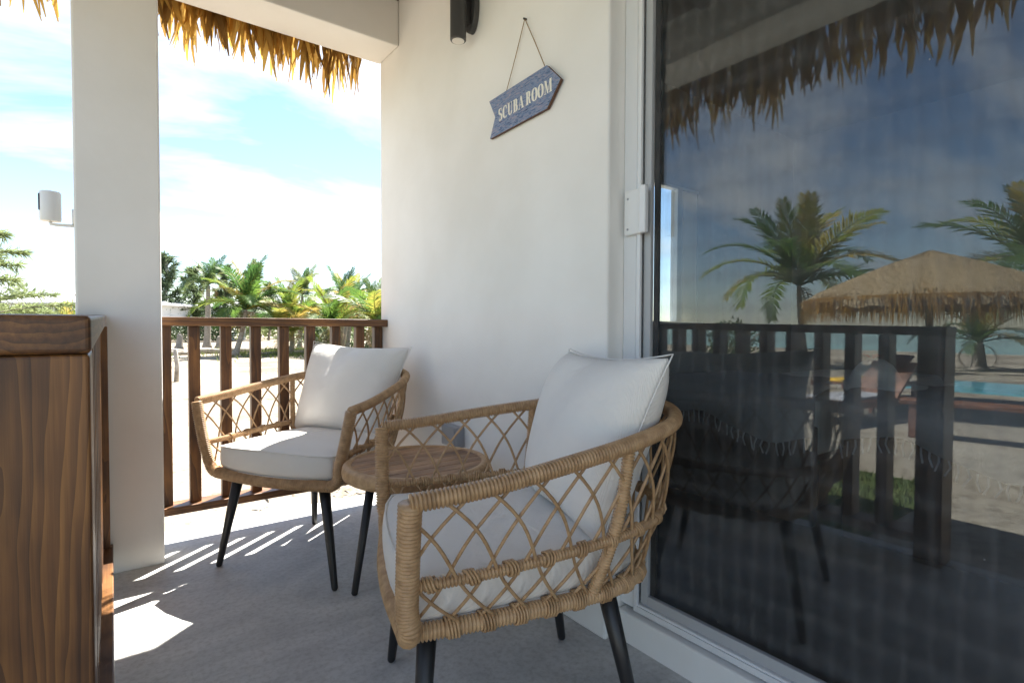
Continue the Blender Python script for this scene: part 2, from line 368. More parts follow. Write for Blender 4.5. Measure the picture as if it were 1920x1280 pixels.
# ------------------------------------------------------------------ ground, sea, slab
def ground():
    b = MB(); xs = [-60, -52, -44, -36, -24, -14, -6, 0, 6, 14, 24, 40, 80, 200, 900]; ys = [-900, -200, -60, -20, -6, 0, 6, 14, 24, 40, 70, 140, 400, 1500]
    for y in ys:
        for x in xs:
            z = -0.36 if x > -36 else -0.36 - (-36 - x) * 0.035
            b.v.append((x, y, z))
    n = len(xs)
    for j in range(len(ys) - 1):
        for i in range(n - 1): b.f.append((j * n + i, j * n + i + 1, (j + 1) * n + i + 1, (j + 1) * n + i))
    return struct(b.obj("ground", M['sand']))
ground()
b = MB(); b.quad((-3000, -3000, -0.75), (-42, -3000, -0.75), (-42, 3000, -0.75), (-3000, 3000, -0.75)); struct(b.obj("sea", M['sea']))
struct(boxo("porch_floor", M['concrete'], (-0.165, 1.3135, -3.0, 3.10, -0.36, 0.0)))
struct(boxo("pool", M['pool'], (-15.0, -12.0, -4.0, 4.6, -0.40, -0.335)))

# ------------------------------------------------------------------ the house (walls, column, beams, roof, door, room)
WX = 1.263
house = tag(empty("beach_house", (1.3, 1.0, 0)), "white plastered beach house porch with thatch edged roof and sliding door", "house")
H = house
def hp(name, mat, dims, bevel=0.004):
    o = boxo(name, mat, dims, None, bevel); o.parent = H; o.matrix_parent_inverse = Matrix.Translation(-Vector((1.3, 1.0, 0))); return o
def hadopt(o): o.parent = H; o.matrix_parent_inverse = Matrix.Translation(-Vector((1.3, 1.0, 0))); return o
hp("wall", M['plaster'], (WX, 1.46, 1.18, 2.935, 0.0, 3.1), 0.008)
hp("wall", M['plaster'], (WX, 1.46, -3.0, -1.25, 0.0, 3.1), 0.008)
hp("wall", M['plaster'], (WX + 0.003, 1.457, -1.25, 1.18, 2.22, 3.1), 0.004)
hp("column", M['plaster'], (-0.094, 0.188, 2.69, 2.935, -0.002, 2.50), 0.008)
hp("column", M['plaster'], (-0.094, 0.188, -2.4, -2.15, -0.002, 2.50), 0.008)
hp("beam", M['plaster'], (-0.094, WX - 0.0015, 2.688, 2.937, 2.49, 2.73), 0.006)
hp("beam", M['plaster'], (-0.097, 0.191, -3.0, 2.6865, 2.487, 2.73), 0.006)
hp("ceiling", M['ceil'], (-0.35, 1.6, -3.0, 3.02, 2.732, 2.76), 0)
# ceiling battens
for k in range(6):
    hp("ceiling_batten", M['ceil'], (0.19, WX - 0.004, 2.3 - k * 0.62, 2.35 - k * 0.62, 2.69, 2.7315), 0)
# roof mass above
b = MB()
b.add([(-0.55, -3.2, 2.765), (5.0, -3.2, 2.765), (5.0, 3.10, 2.765), (-0.55, 3.10, 2.765), (2.2, -1.0, 4.3), (3.5, -1.0, 4.3), (3.5, 1.0, 4.3), (2.2, 1.0, 4.3)],
      [(0, 3, 2, 1), (4, 5, 6, 7), (0, 1, 5, 4), (1, 2, 6, 5), (2, 3, 7, 6), (3, 0, 4, 7)])
hadopt(b.obj("thatch_roof", M['thatchroof']))
# thatch tufts along the eaves
def tuft_mesh(seed, long=0.33):
    rd = random.Random(seed); b = MB()
    for k in range(11):
        x0 = rd.uniform(-0.05, 0.05); y0 = rd.uniform(-0.03, 0.03); ln = long * rd.uniform(0.55, 1.08); wd = rd.uniform(0.007, 0.016)
        bx = rd.uniform(-0.05, 0.05); by = rd.uniform(-0.03, 0.04); a = rd.uniform(-0.7, 0.7); tw = rd.uniform(-0.8, 0.8); pts = []
        seg = 5
        for i in range(seg + 1):
            t = i / seg; c = Vector((x0 + bx * t * t + 0.012 * math.sin(t * 5 + k), y0 + by * t * t, -ln * t)); ang = a + tw * t
            ww = wd * (1 - 0.8 * t ** 3.5); d = Vector((math.cos(ang), math.sin(ang), 0)) * ww
            pts += [c - d, c + d]
        b.add(pts, [(2 * i, 2 * i + 1, 2 * i + 3, 2 * i + 2) for i in range(seg)])
    return b.mesh("thatch_tuft", M['thatch'])
tufts = [tuft_mesh(i) for i in range(6)]
def tuft(x, y, z, rz, s=1.0, tilt=0):
    o = put("thatch_tuft", random.choice(tufts)); o.location = (x, y, z); o.rotation_euler = (tilt, 0, rz); o.scale = (s, s, s * random.uniform(0.85, 1.15)); hadopt(o)
x = -0.50
while x < 1.16:
    if not (-0.10 < x < 0.16): tuft(x, 3.03 + random.uniform(-0.03, 0.04), 2.68 + random.uniform(-.02, .02), random.uniform(-0.6, 0.6), random.uniform(0.9, 1.1))
    if x > 0.2 and random.random() < 0.6: tuft(x + 0.02, 3.06, 2.68, random.uniform(-0.6, 0.6), random.uniform(0.7, 1.0))
    x += random.uniform(0.045, 0.075)
y = 3.0
while y > -0.4:
    tuft(-0.42 + random.uniform(-0.04, 0.04), y, 2.70, math.pi / 2 + random.uniform(-0.5, 0.5), random.uniform(1.0, 1.3)); y -= random.uniform(0.05, 0.08)

# step under the door and the sliding door
hp("door_step", M['plaster'], (1.314, 1.46, -1.25, 1.178, -0.05, 0.094), 0.006)
door = boxo("sliding_door", M['frame'], (1.335, 1.40, 1.127, 1.1795, 0.108, 2.22), None, 0.004); hadopt(door)
def dp(name, mat, dims, bevel=0.003):
    o = boxo(name, mat, dims, None, bevel); o.parent = door; return o
dp("frame_rail", M['frame'], (1.335, 1.40, -1.25, 1.127, 0.099, 0.128))
dp("frame_rail", M['frame'], (1.335, 1.40, -1.25, 1.127, 2.19, 2.22))
dp("track_bead", M['frame'], (1.329, 1.339, -1.25, 1.121, 0.112, 0.122), 0.001)
dp("frame_bead", M['frame'], (1.329, 1.339, 1.107, 1.121, 0.122, 2.19), 0.001)
dp("screen_stile", M['gframe'], (1.346, 1.362, 1.080, 1.106, 0.1285, 2.189), 0.002)
dp("screen_rail", M['gframe'], (1.346, 1.362, -1.25, 1.080, 0.1285, 0.160), 0.002)
dp("gasket", M['gasket'], (1.362, 1.372, 1.062, 1.080, 0.13, 2.188), 0.001)
dp("gasket", M['gasket'], (1.362, 1.372, -1.25, 1.062, 0.13, 0.146), 0.001)
dp("door_handle", M['plastic'], (1.318, 1.334, 1.084, 1.164, 1.292, 1.432), 0.004)
dp("handle_grip", M['frame'], (1.300, 1.319, 1.066, 1.090, 1.290, 1.434), 0.004)
for zz in (1.31, 1.405):
    q = MB(); q.tube([(1.3185, 1.148, zz), (1.3165, 1.148, zz)], 0.0035, 8); o = q.obj("screw", M['gplastic']); o.parent = door
q = MB(); q.box(1.374, 1.380, -1.25, 1.078, 0.131, 2.187); o = q.obj("glass_pane", M['glass']); o.parent = door
q = MB(); q.quad((1.354, 1.09, 0.15), (1.354, -1.25, 0.15), (1.354, -1.25, 2.185), (1.354, 1.09, 2.185)); o = q.obj("insect_screen", M['screen']); o.parent = door

# the room behind the door
hp("room_floor", M['dwood'], (1.46, 5.0, -2.2, 2.41, 0.0, 0.094), 0)
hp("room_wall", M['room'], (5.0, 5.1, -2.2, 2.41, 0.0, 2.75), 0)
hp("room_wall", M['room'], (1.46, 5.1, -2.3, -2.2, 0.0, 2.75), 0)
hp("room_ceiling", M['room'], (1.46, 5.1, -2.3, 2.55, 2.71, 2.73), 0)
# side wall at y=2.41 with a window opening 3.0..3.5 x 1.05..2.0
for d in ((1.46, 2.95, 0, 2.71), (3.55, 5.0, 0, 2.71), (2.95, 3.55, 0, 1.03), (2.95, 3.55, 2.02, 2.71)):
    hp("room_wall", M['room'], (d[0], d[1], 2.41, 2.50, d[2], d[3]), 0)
win = boxo("window", M['frame'], (3.29, 3.35, 2.40, 2.46, 1.05, 2.0), None, 0.003); hadopt(win)
for nm, d, mt in (("window_frame", (2.95, 3.55, 2.405, 2.46, 2.0, 2.02), 'frame'), ("window_sill", (2.93, 3.57, 2.37, 2.46, 1.03, 1.05), 'frame'), ("pane", (2.95, 3.29, 2.43, 2.436, 1.05, 2.0), 'pane'), ("blind", (3.35, 3.55, 2.42, 2.43, 1.05, 2.0), 'blind')):
    q = boxo(nm, M[mt], d, None, 0.002); q.parent = win

# ------------------------------------------------------------------ railings
def railing(name, label, mats):
    r = empty(name); tag(r, label, "railing", "stained wood porch railings"); return r
rail = railing("porch_railing", "brown stained wood railing between the column and the sign wall", None)
boxo("top_rail", M['wx'], (0.190, WX - 0.001, 2.834, 2.974, 1.003, 1.043), rail, 0.004)
boxo("bottom_rail", M['wx'], (0.190, WX - 0.001, 2.866, 2.978, 0.142, 0.178), rail, 0.004)
for x in (0.2145, 0.329, 0.4625, 0.595, 0.728, 0.861, 0.996, 1.130, 1.2365):
    boxo("baluster", M['wz'], (x - 0.0235, x + 0.0235, 2.904, 2.948, 0.178, 1.003), rail, 0.003)
rail2 = railing("porch_railing", "dark stained wood railing end with wide post close to the camera", None)
def skew(o, f):
    for v in o.data.vertices: v.co = f(v.co)
def fx(c): return Vector((c.x - 0.0165 + 0.0065 * c.y, c.y, c.z + (0.0175 * (c.y - 0.7) if c.z > 0.9 else 0)))
o = boxo("top_rail", M['wy'], (-0.140, 0.0, 0.70, 2.689, 0.972, 1.011), rail2, 0.005, 3); skew(o, fx)
o = boxo("bottom_rail", M['wy'], (-0.125, 0.012, 0.80, 2.689, 0.085, 0.125), rail2, 0.004); skew(o, fx)
o = boxo("end_post", M['wz'], (-0.140, -0.0015, 0.703, 0.80, 0.0, 0.9715), rail2, 0.004, 3); skew(o, fx)
for k in range(13):
    y = 0.93 + k * 0.138
    o = boxo("baluster", M['wz'], (-0.105, -0.018, y - 0.022, y + 0.022, 0.125, 0.972 + 0.0175 * (y - 0.75)), rail2, 0.003); skew(o, lambda c: Vector((c.x - 0.0165 + 0.0065 * c.y, c.y, c.z)))
o = boxo("wall_post", M['wz'], (-0.135, 0.004, 2.640, 2.688, 0.125, 1.0), rail2, 0.003)

# ------------------------------------------------------------------ wicker chair
RIM = catmull([(0.385, 0.292, 0.69), (0.375, 0.15, 0.703), (0.352, -0.02, 0.728), (0.31, -0.19, 0.752), (0.235, -0.335, 0.772), (0.12, -0.415, 0.782), (0.0, -0.438, 0.785),
               (-0.12, -0.415, 0.782), (-0.235, -0.335, 0.772), (-0.31, -0.19, 0.752), (-0.352, -0.02, 0.728), (-0.375, 0.15, 0.703), (-0.385, 0.292, 0.69)], 10)
BASE = catmull([(0.292, 0.270, 0.405), (0.280, 0.12, 0.402), (0.258, -0.05, 0.40), (0.23, -0.19, 0.40), (0.17, -0.285, 0.40), (0.09, -0.325, 0.40), (0.0, -0.335, 0.40),
                (-0.09, -0.325, 0.40), (-0.17, -0.285, 0.40), (-0.23, -0.19, 0.40), (-0.258, -0.05, 0.40), (-0.280, 0.12, 0.402), (-0.292, 0.270, 0.405)], 10)
def arc_lookup(P):
    cum = [0.0]
    for a, b_ in zip(P, P[1:]): cum.append(cum[-1] + (b_ - a).length)
    tot = cum[-1]
    def at(s):
        s = min(max(s, 0), 1) * tot
        for i in range(len(P) - 1):
            if s <= cum[i + 1] or i == len(P) - 2:
                t = (s - cum[i]) / max(1e-9, cum[i + 1] - cum[i]); return P[i] + (P[i + 1] - P[i]) * t
    return at
rimA, baseA = arc_lookup(RIM), arc_lookup(BASE)
def wall_pt(s, t):          # s along the shell 0..1, t 0 at base, 1 at rim
    a, c = baseA(s), rimA(s); p = a + (c - a) * t
    out = Vector((p.x, p.y, 0)); out = out.normalized() if out.length > 0 else out
    return p + out * (0.018 * math.sin(math.pi * t))
MIDT = 0.40
def chair_parts():
    P = []
    b = MB(); wrapped(b, RIM, 0.0165, 0.0078); P.append(("top_rim", b.mesh("top_rim", M['rattan'], True), None))
    b = MB(); fr = [(0.385, 0.292, 0.688), (0.370, 0.293, 0.62), (0.350, 0.293, 0.54), (0.330, 0.292, 0.47)] + [(0.326 - 0.055 * (1 - math.cos(a)), 0.286, 0.45 - 0.052 * math.sin(a)) for a in (0.25, 0.6, 0.95, 1.3, 1.57)]
    fr += [(0.12, 0.300, 0.394), (0.0, 0.304, 0.393)]
    fr = fr + [(-x, y_, z) for x, y_, z in reversed(fr[:-1])]
    wrapped(b, catmull(fr, 8), 0.0205, 0.0078, 12, 0.11); P.append(("front_frame", b.mesh("front_frame", M['rattan'], True), None))
    b = MB(); wrapped(b, BASE, 0.0165, 0.008, 9, 0.14); P.append(("base_ring", b.mesh("base_ring", M['rattan'], True), None))
    b = MB(); wrapped(b, [wall_pt(i / 90, MIDT) for i in range(91)], 0.0105, 0.0074, 8, 0.2); P.append(("mid_rail", b.mesh("mid_rail", M['rattan'], True), None))
    for s in (0.262, 0.738):
        b = MB(); wrapped(b, [wall_pt(s, t / 12) for t in range(13)], 0.0125, 0.0074, 10, 0.17); P.append(("side_post", b.mesh("side_post", M['rattan'], True), None))
    # lattice strands
    n = 21; span = 0.13
    for i in range(n + 1):
        for sg in (1, -1):
            s0 = i / n; pts = []
            for k in range(17):
                t = k / 16; u = t + 0.38 * math.sin(2 * math.pi * t) / (2 * math.pi)
                s = s0 + sg * span * (u - 0.5)
                if s < 0.004 or s > 0.996: continue
                p = wall_pt(s, t); out = Vector((p.x, p.y, 0)).normalized(); pts.append(p + out * (0.0035 * sg))
            if len(pts) > 3:
                b = MB(); b.tube(pts, 0.0038, 6); P.append(("strand", b.mesh("strand", M['strand'], True), None))
    # ties wound over the rails where strands meet
    for i in range(1, n):
        for T, rr, cnt in ((MIDT, 0.0142, 3), (0.0, 0.0200, 4)):
            s = (i + (0.5 if T == MIDT else 0)) / n; b = MB(); pts = []
            ax = (wall_pt(min(s + 0.01, 1), T) - wall_pt(max(s - 0.01, 0), T)).normalized(); c = wall_pt(s, T); ex = ax.orthogonal().normalized(); ey = ax.cross(ex)
            tilt = 0.35 if T == MIDT else 0.12
            for k in range(cnt * 10 + 1):
                a = 2 * math.pi * k / 10; pts.append(c + ex * (math.cos(a) * rr) + ey * (math.sin(a) * rr) + ax * ((k / 10 - cnt / 2) * 0.0068 + tilt * rr * math.cos(a + i)))
            b.tube(pts, 0.0032, 5); P.append(("tie", b.mesh("tie", M['rattan'], True), None))
    for sx in (1, -1):
        for (tx, ty, bx, by) in ((0.212, 0.235, 0.2925, 0.272), (0.185, -0.185, 0.253, -0.262)):
            b = MB(); A = Vector((sx * tx, ty, 0.405)); B = Vector((sx * bx, by, 0.006))
            b.tube([A, A + (B - A) * 0.5, A + (B - A) * 0.97, B, B - Vector((0, 0, 0.006))], lambda i: (0.0225, 0.0175, 0.0128, 0.0122, 0.009)[i], 14)
            P.append(("leg", b.mesh("leg", M['black'], True), None))
    b = MB()   # seat pan under the cushion
    ring = [Vector((p.x * 0.95, p.y * 0.95, 0.398)) for p in BASE] ; nn = len(ring)
    b.add(ring + [r_ + Vector((0, 0, 0.012)) for r_ in ring], [tuple(range(nn)), tuple(range(2 * nn - 1, nn - 1, -1))] + [(i, (i + 1) % nn, nn + (i + 1) % nn, nn + i) for i in range(nn)])
    P.append(("seat_pan", b.mesh("seat_pan", M['black']), None))
    # seat cushion: rounded slab following the base
    b = MB(); out = [Vector((p.x, p.y, 0)) for p in BASE]; out = out + [Vector((x_, 0.285 + 0.022 * (1 - (x_ / 0.26) ** 2), 0)) for x_ in (-0.2, -0.1, 0, 0.1, 0.2)]
    m_ = len(out); prof = [(0.90, 0.409), (0.985, 0.414), (1.01, 0.434), (1.015, 0.468), (1.005, 0.497), (0.985, 0.508), (0.93, 0.515), (0.7, 0.522), (0.35, 0.525)]
    vs = []
    for sc, z in prof:
        for p in out: vs.append((p.x * sc * 0.965, (p.y + 0.02) * sc * 0.985 - 0.012, z + 0.004 * math.sin(9 * p.x + 5 * p.y) * (1 if z > 0.5 else 0)))
    fs = [tuple(range(m_ - 1, -1, -1))]
    for k in range(len(prof) - 1):
        for i in range(m_): fs.append((k * m_ + i, k * m_ + (i + 1) % m_, (k + 1) * m_ + (i + 1) % m_, (k + 1) * m_ + i))
    fs.append(tuple((len(prof) - 1) * m_ + i for i in range(m_)))
    b.add(vs, fs); me = b.mesh("seat_cushion", M['fabric'], True)
    pip = MB()
    for row in (1, 5):
        pts = [Vector(vs[row * m_ + i]) for i in range(m_)]; pip.tube([p * 1.0 for p in pts], 0.0035, 5, closed=True)
    P.append(("seat_cushion", me, ("piping", pip.mesh("piping", M['fabric'], True))))
    return P
CH = chair_parts()
def chair(label, loc, rz):
    r = empty("wicker_armchair", loc, rz); tag(r, label, "armchair", "wicker armchairs on the porch")
    for nm, me, sub in CH:
        o = put(nm, me, r)
        if nm == "seat_cushion":
            md = o.modifiers.new("sub", 'SUBSURF'); md.levels = 1; md.render_levels = 2
        if sub: put(sub[0], sub[1], o)
    return r
c1 = chair("near wicker armchair with its back to the sliding glass door", (0.829, 1.123, 0), R(70.2))
c2 = chair("wicker armchair in the far corner beside the wood railing", (0.7535, 2.4217, 0), R(123.0))

# loose back pillows
def pillow_mesh(seed, wdt=0.585, hgt=0.47, thick=0.215):
    rd = random.Random(seed); n = 22; vs = []; fs = []
    def h(u, v_):
        e = max(0.0, (1 - abs(u) ** 2.6) * (1 - abs(v_) ** 2.6)); return e ** 0.5
    for side in (1, -1):
        for j in range(n + 1):
            for i in range(n + 1):
                u = -1 + 2 * i / n; v_ = -1 + 2 * j / n
                pinch = 1 - 0.085 * (1 - abs(v_) ** 2) * abs(u) ** 3; pinch2 = 1 - 0.10 * (1 - abs(u) ** 2) * abs(v_) ** 3
                wr = 0.010 * math.sin(5 * u + 3 * v_ + seed) * (1 - u * u) + 0.014 * math.exp(-((u - 0.1 + 0.5 * (v_ - 0.6)) ** 2) / 0.01) * max(0, v_) * (-1)
                ca, cb2 = 1 - abs(u), 1 - abs(v_); wr += 0.006 * math.sin(9 * math.atan2(cb2 + .02, ca + .02) + seed + 2 * (u > 0) + 3 * (v_ > 0)) * math.exp(-3.2 * math.hypot(ca, cb2)) * min(1, 6 * min(ca, cb2))
                vs.append((u * wdt / 2 * pinch * (0.94 + 0.06 * v_), side * (thick / 2 * h(u, v_) + (wr if h(u, v_) > 0.3 else 0)), v_ * hgt / 2 * pinch2))
    o = (n + 1) ** 2
    for j in range(n):
        for i in range(n):
            a = j * (n + 1) + i
            fs.append((a, a + n + 1, a + n + 2, a + 1)); fs.append((o + a, o + a + 1, o + a + n + 2, o + a + n + 1))
    b = MB(); b.add(vs, fs); me = b.mesh("back_pillow", M['fabric'], True)
    bm = bmesh.new(); bm.from_mesh(me); bmesh.ops.remove_doubles(bm, verts=bm.verts, dist=0.0008); bmesh.ops.recalc_face_normals(bm, faces=bm.faces); bm.to_mesh(me); bm.free()
    me.polygons.foreach_set("use_smooth", [True] * len(me.polygons))
    edge = [Vector(vs[i]) for i in range(n + 1)] + [Vector(vs[j * (n + 1) + n]) for j in range(1, n + 1)] + [Vector(vs[n * (n + 1) + i]) for i in range(n - 1, -1, -1)] + [Vector(vs[j * (n + 1)]) for j in range(n - 1, 0, -1)]
    pb = MB(); pb.tube(edge, 0.0022, 5, closed=True)
    return me, pb.mesh("piping", M['fabric'], True)
def pillow(label, parent_loc, rz, lx, ly, lz, tilt, seed, roll=0):
    me, pm = pillow_mesh(seed)
    o = put("back_pillow", me); th = rz
    o.location = (parent_loc[0] + lx * math.cos(th) - ly * math.sin(th), parent_loc[1] + lx * math.sin(th) + ly * math.cos(th), lz)
    o.rotation_euler = (tilt, roll, rz); tag(o, label, "pillow", "loose back pillows"); put("piping", pm, o)
    md = o.modifiers.new("sub", 'SUBSURF'); md.levels = 1; md.render_levels = 1
    return o
pillow("off-white pillow in the near armchair against the glass door", (0.829, 1.123, 0), R(70.2), 0.0, -0.222, 0.716, R(20), 3, R(1))
pillow("off-white pillow in the far corner armchair by the railing", (0.7535, 2.4217, 0), R(123.0), 0.03, -0.245, 0.700, R(23), 8, R(-2))

# ------------------------------------------------------------------ side table
tb = tag(empty("side_table", (0.905, 1.775, 0)), "round slatted teak side table with wicker wrapped edge between armchairs", "table")
RT = 0.262
b = MB(); K = 330; prof = [(-0.012, 0.466), (0.0, 0.474), (0.003, 0.49), (0.0, 0.507), (-0.010, 0.516), (-0.026, 0.5165), (-0.030, 0.508)]
vs = []
for i in range(K):
    a = 2 * math.pi * i / K; dr = 0.0016 if i % 2 else -0.0012
    for d, z in prof: vs.append(((RT + d + dr) * math.cos(a), (RT + d + dr) * math.sin(a), z + (0.0008 if i % 2 else 0)))
np_ = len(prof); b.add(vs, [(i * np_ + j, ((i + 1) % K) * np_ + j, ((i + 1) % K) * np_ + j + 1, i * np_ + j + 1) for i in range(K) for j in range(np_ - 1)])
b.obj("wicker_rim", M['rattan'], tb, True)
ns = 8; wslat = 2 * (RT - 0.03) / ns
for k in range(ns):
    y0 = -(RT - 0.03) + k * wslat; y1 = y0 + wslat - 0.005; pts = []
    r_ = RT - 0.0285; m_ = 6
    top = [(math.sqrt(max(0, r_ * r_ - yy * yy)), yy) for yy in [y0 + (y1 - y0) * i / m_ for i in range(m_ + 1)]]
    poly = [(x_, y_) for x_, y_ in top] + [(-x_, y_) for x_, y_ in reversed(top)]
    b = MB(); n_ = len(poly); b.add([(x_, y_, 0.498) for x_, y_ in poly] + [(x_, y_, 0.512) for x_, y_ in poly], [tuple(range(n_ - 1, -1, -1)), tuple(range(n_, 2 * n_))] + [(i, (i + 1) % n_, n_ + (i + 1) % n_, n_ + i) for i in range(n_)])
    b.obj("slat", M['teak'], tb)
b = MB(); b.tube([(0, 0, 0.478), (0, 0, 0.4965)], RT - 0.03, 40); b.obj("support_plate", M['black'], tb)
for k in range(3):
    a = R(135 + 120 * k); A = Vector((math.cos(a) * 0.17, math.sin(a) * 0.17, 0.477)); B = Vector((math.cos(a) * 0.245, math.sin(a) * 0.245, 0.006))
    b = MB(); b.tube([A, A + (B - A) * 0.97, B, B - Vector((0, 0, 0.006))], lambda i: (0.0175, 0.0125, 0.0122, 0.009)[i], 14); b.obj("leg", M['black'], tb, True)

# ------------------------------------------------------------------ sign on the wall
sg = tag(empty("hanging_sign", (WX - 0.004, 1.60, 1.84)), "weathered blue arrow shaped sign reading SCUBA ROOM hung on twine", "sign")
sg.rotation_euler = (R(-1.6), 0, 0)
out = [(0.212, 0.0755), (-0.142, 0.0755), (-0.214, 0.0), (-0.142, -0.0755), (0.210, -0.0755), (0.172, 0.0)]
b = MB(); n_ = len(out)
b.add([(-0.001, y_, z_) for y_, z_ in out] + [(-0.0135, y_, z_) for y_, z_ in out], [tuple(range(n_)), tuple(range(2 * n_ - 1, n_ - 1, -1))] + [(i, n_ + i, n_ + (i + 1) % n_, (i + 1) % n_) for i in range(n_)])
me = b.mesh("board", M['sign_edge']); me.materials.append(M['blue'])
for p in me.polygons:
    if abs(p.normal.x) > 0.9: p.material_index = 1
put("board", me, sg)
for (a, c) in (((0.105, 0.0755), (-0.012, 0.304)), ((-0.128, 0.0755), (-0.012, 0.304))):
    b = MB(); b.tube([(-0.007, a[0], a[1]), (-0.004, (a[0] + c[0]) / 2, (a[1] + c[1]) / 2), (-0.004, c[0], c[1])], 0.0016, 6); b.obj("twine", M['rope'], sg)
b = MB(); b.tube([(0.003, -0.012, 0.303), (-0.010, -0.012, 0.303)], 0.004, 8); b.obj("nail", M['dgrey'], sg)
def strip(b, pts, x):
    """pts: (u, v, width, direction angle of the width) -> ribbon polygon strip on the board face"""
    vs = []
    for (u, v_, wd, a) in pts:
        du, dv = math.cos(a) * wd / 2, math.sin(a) * wd / 2
        vs += [(x, -(u - du), v_ - dv), (x, -(u + du), v_ + dv)]
    b.add(vs, [(2 * i, 2 * i + 1, 2 * i + 3, 2 * i + 2) for i in range(len(pts) - 1)])
def glyph(ch):
    H0 = 0; t = 0.055; T = 0.19; out = []     # strokes in a unit-high cell, width returned
    st = lambda x, wd: [(x, 0, wd, 0), (x, 1, wd, 0)]
    hb = lambda x0, x1, y_, th=t: [(x0, y_, th, math.pi / 2), (x1, y_, th, math.pi / 2)]
    def ring(cx, cy, rx, ry, a0, a1, thick, n=20):
        L_ = []
        for i in range(n + 1):
            a = a0 + (a1 - a0) * i / n; wd = t + (thick - t) * abs(math.cos(a)) ** 1.5
            L_.append((cx + rx * math.cos(a), cy + ry * math.sin(a), wd, a))
        return L_
    if ch == 'O': return [ring(0.29, 0.5, 0.22, 0.475, 0, 2 * math.pi, T, 32)], 0.60
    if ch == 'C': return [ring(0.30, 0.5, 0.22, 0.475, R(50), R(310), T, 26), [(0.47, 0.70, 0.04, 0), (0.47, 0.97, 0.05, 0)], [(0.455, 0.86, 0.06, 0), (0.46, 0.70, 0.10, 0)]], 0.56
    if ch == 'U': return [[(0.14, 0.3, T, 0), (0.14, 1, T, 0)], [(0.47, 0.3, t, 0), (0.47, 1, t, 0)], ring(0.305, 0.3, 0.165, 0.275, math.pi, 2 * math.pi, 0.12), hb(0.0, 0.28, 0.975), hb(0.38, 0.56, 0.975)], 0.60
    if ch == 'B': return [st(0.16, T), hb(0.0, 0.3, 0.975), hb(0.0, 0.3, 0.025), hb(0.2, 0.3, 0.52), ring(0.28, 0.75, 0.13, 0.225, R(-90), R(90), 0.17), ring(0.28, 0.27, 0.17, 0.245, R(-90), R(90), 0.18)], 0.56
    if ch == 'A': return [[(0.08, 0, t, 0), (0.29, 1, t, 0)], [(0.50, 0, T * 1.05, 0), (0.31, 1, T * 0.8, 0)], hb(0.14, 0.45, 0.3), hb(0.0, 0.17, 0.025), hb(0.36, 0.62, 0.025)], 0.63
    if ch == 'R': return [st(0.16, T), hb(0.0, 0.3, 0.975), hb(0.0, 0.3, 0.025), hb(0.2, 0.3, 0.50), ring(0.28, 0.735, 0.15, 0.235, R(-90), R(90), 0.18), [(0.37, 0.5, T * .8, 0), (0.45, 0.08, T * .9, 0), (0.53, 0.0, T * .7, 0)]], 0.61
    if ch == 'M': return [[(0.10, 0, t, 0), (0.10, 1, t, 0)], [(0.15, 1, T, 0), (0.37, 0.02, T * .7, 0)], [(0.36, 0.02, t, 0), (0.60, 1, t, 0)], [(0.66, 0, T, 0), (0.66, 1, T, 0)], hb(0.0, 0.2, 0.025), hb(0.52, 0.80, 0.025), hb(0.0, 0.2, 0.975), hb(0.6, 0.80, 0.975)], 0.82
    if ch == 'S': return [ring(0.25, 0.745, 0.15, 0.23, R(55), R(275), 0.15), ring(0.25, 0.265, 0.16, 0.24, R(95), R(-125), 0.17), [(0.17, 0.66, 0.16, R(-20)), (0.25, 0.53, 0.20, R(-20)), (0.34, 0.38, 0.16, R(-20))], [(0.385, 0.72, 0.03, 0), (0.40, 1.0, 0.06, 0)], [(0.10, 0.0, 0.06, 0), (0.115, 0.29, 0.03, 0)]], 0.50
    return [], 0.2
def text(txt, u0, u1, v0, hgt):
    tot = sum((glyph(c)[1] + 0.05) if c != ' ' else 0.16 for c in txt); sx = (u1 - u0) / tot; u = u0
    for c in txt:
        if c == ' ': u += 0.16 * sx; continue
        st_, wd = glyph(c); b = MB()
        for k, pts in enumerate(st_):
            strip(b, [(u + p[0] * sx, v0 + p[1] * hgt, p[2] * (sx * abs(math.cos(p[3])) + hgt * abs(math.sin(p[3]))), p[3]) for p in pts], -0.0139 - 0.00012 * k)
        b.obj("letter", M['letter'], sg); u += (wd + 0.05) * sx
text("SCUBA ROOM", -0.150, 0.174, -0.025, 0.047)

# ------------------------------------------------------------------ wall lamp, outlet, security camera
lm = tag(empty("wall_lamp", (1.185, 1.955, 2.19)), "charcoal cylinder wall lamp above the sign", "lamp")
b = MB(); b.tube([(0, 0, 0), (0, 0, 0.004), (0, 0, 0.30), (0, 0, 0.304)], lambda i: (0.031, 0.0335, 0.0335, 0.031)[i], 28); b.obj("lamp_body", M['dgrey'], lm, True).modifiers.new("es", 'EDGE_SPLIT')
b = MB(); b.tube([(0, 0, -0.0025), (0, 0, 0.002)], 0.0255, 24); b.obj("lens", M['lens'], lm)
b = MB(); pl = [(0.045 * math.cos(a), 0.155 + 0.105 * math.sin(a)) for a in [2 * math.pi * i / 28 for i in range(28)]]
b.add([(0.052, y_, z_) for y_, z_ in pl] + [(0.0775, y_, z_) for y_, z_ in pl], [tuple(range(28)), tuple(range(55, 27, -1))] + [(i, 28 + i, 28 + (i + 1) % 28, (i + 1) % 28) for i in range(28)])
b.obj("back_plate", M['dgrey'], lm, False, 0.003)
b = MB(); b.box(0.02, 0.055, -0.018, 0.018, 0.08, 0.23); b.obj("bracket", M['black'], lm)
oc = tag(empty("outlet_cover", (WX, 2.09, 0.47)), "grey weatherproof outlet box low on the wall behind the table", "outlet")
b = MB(); b.box(-0.045, 0.0, -0.066, 0.066, 0.0, 0.092); b.obj("cover", M['gplastic'], oc, False, 0.006)
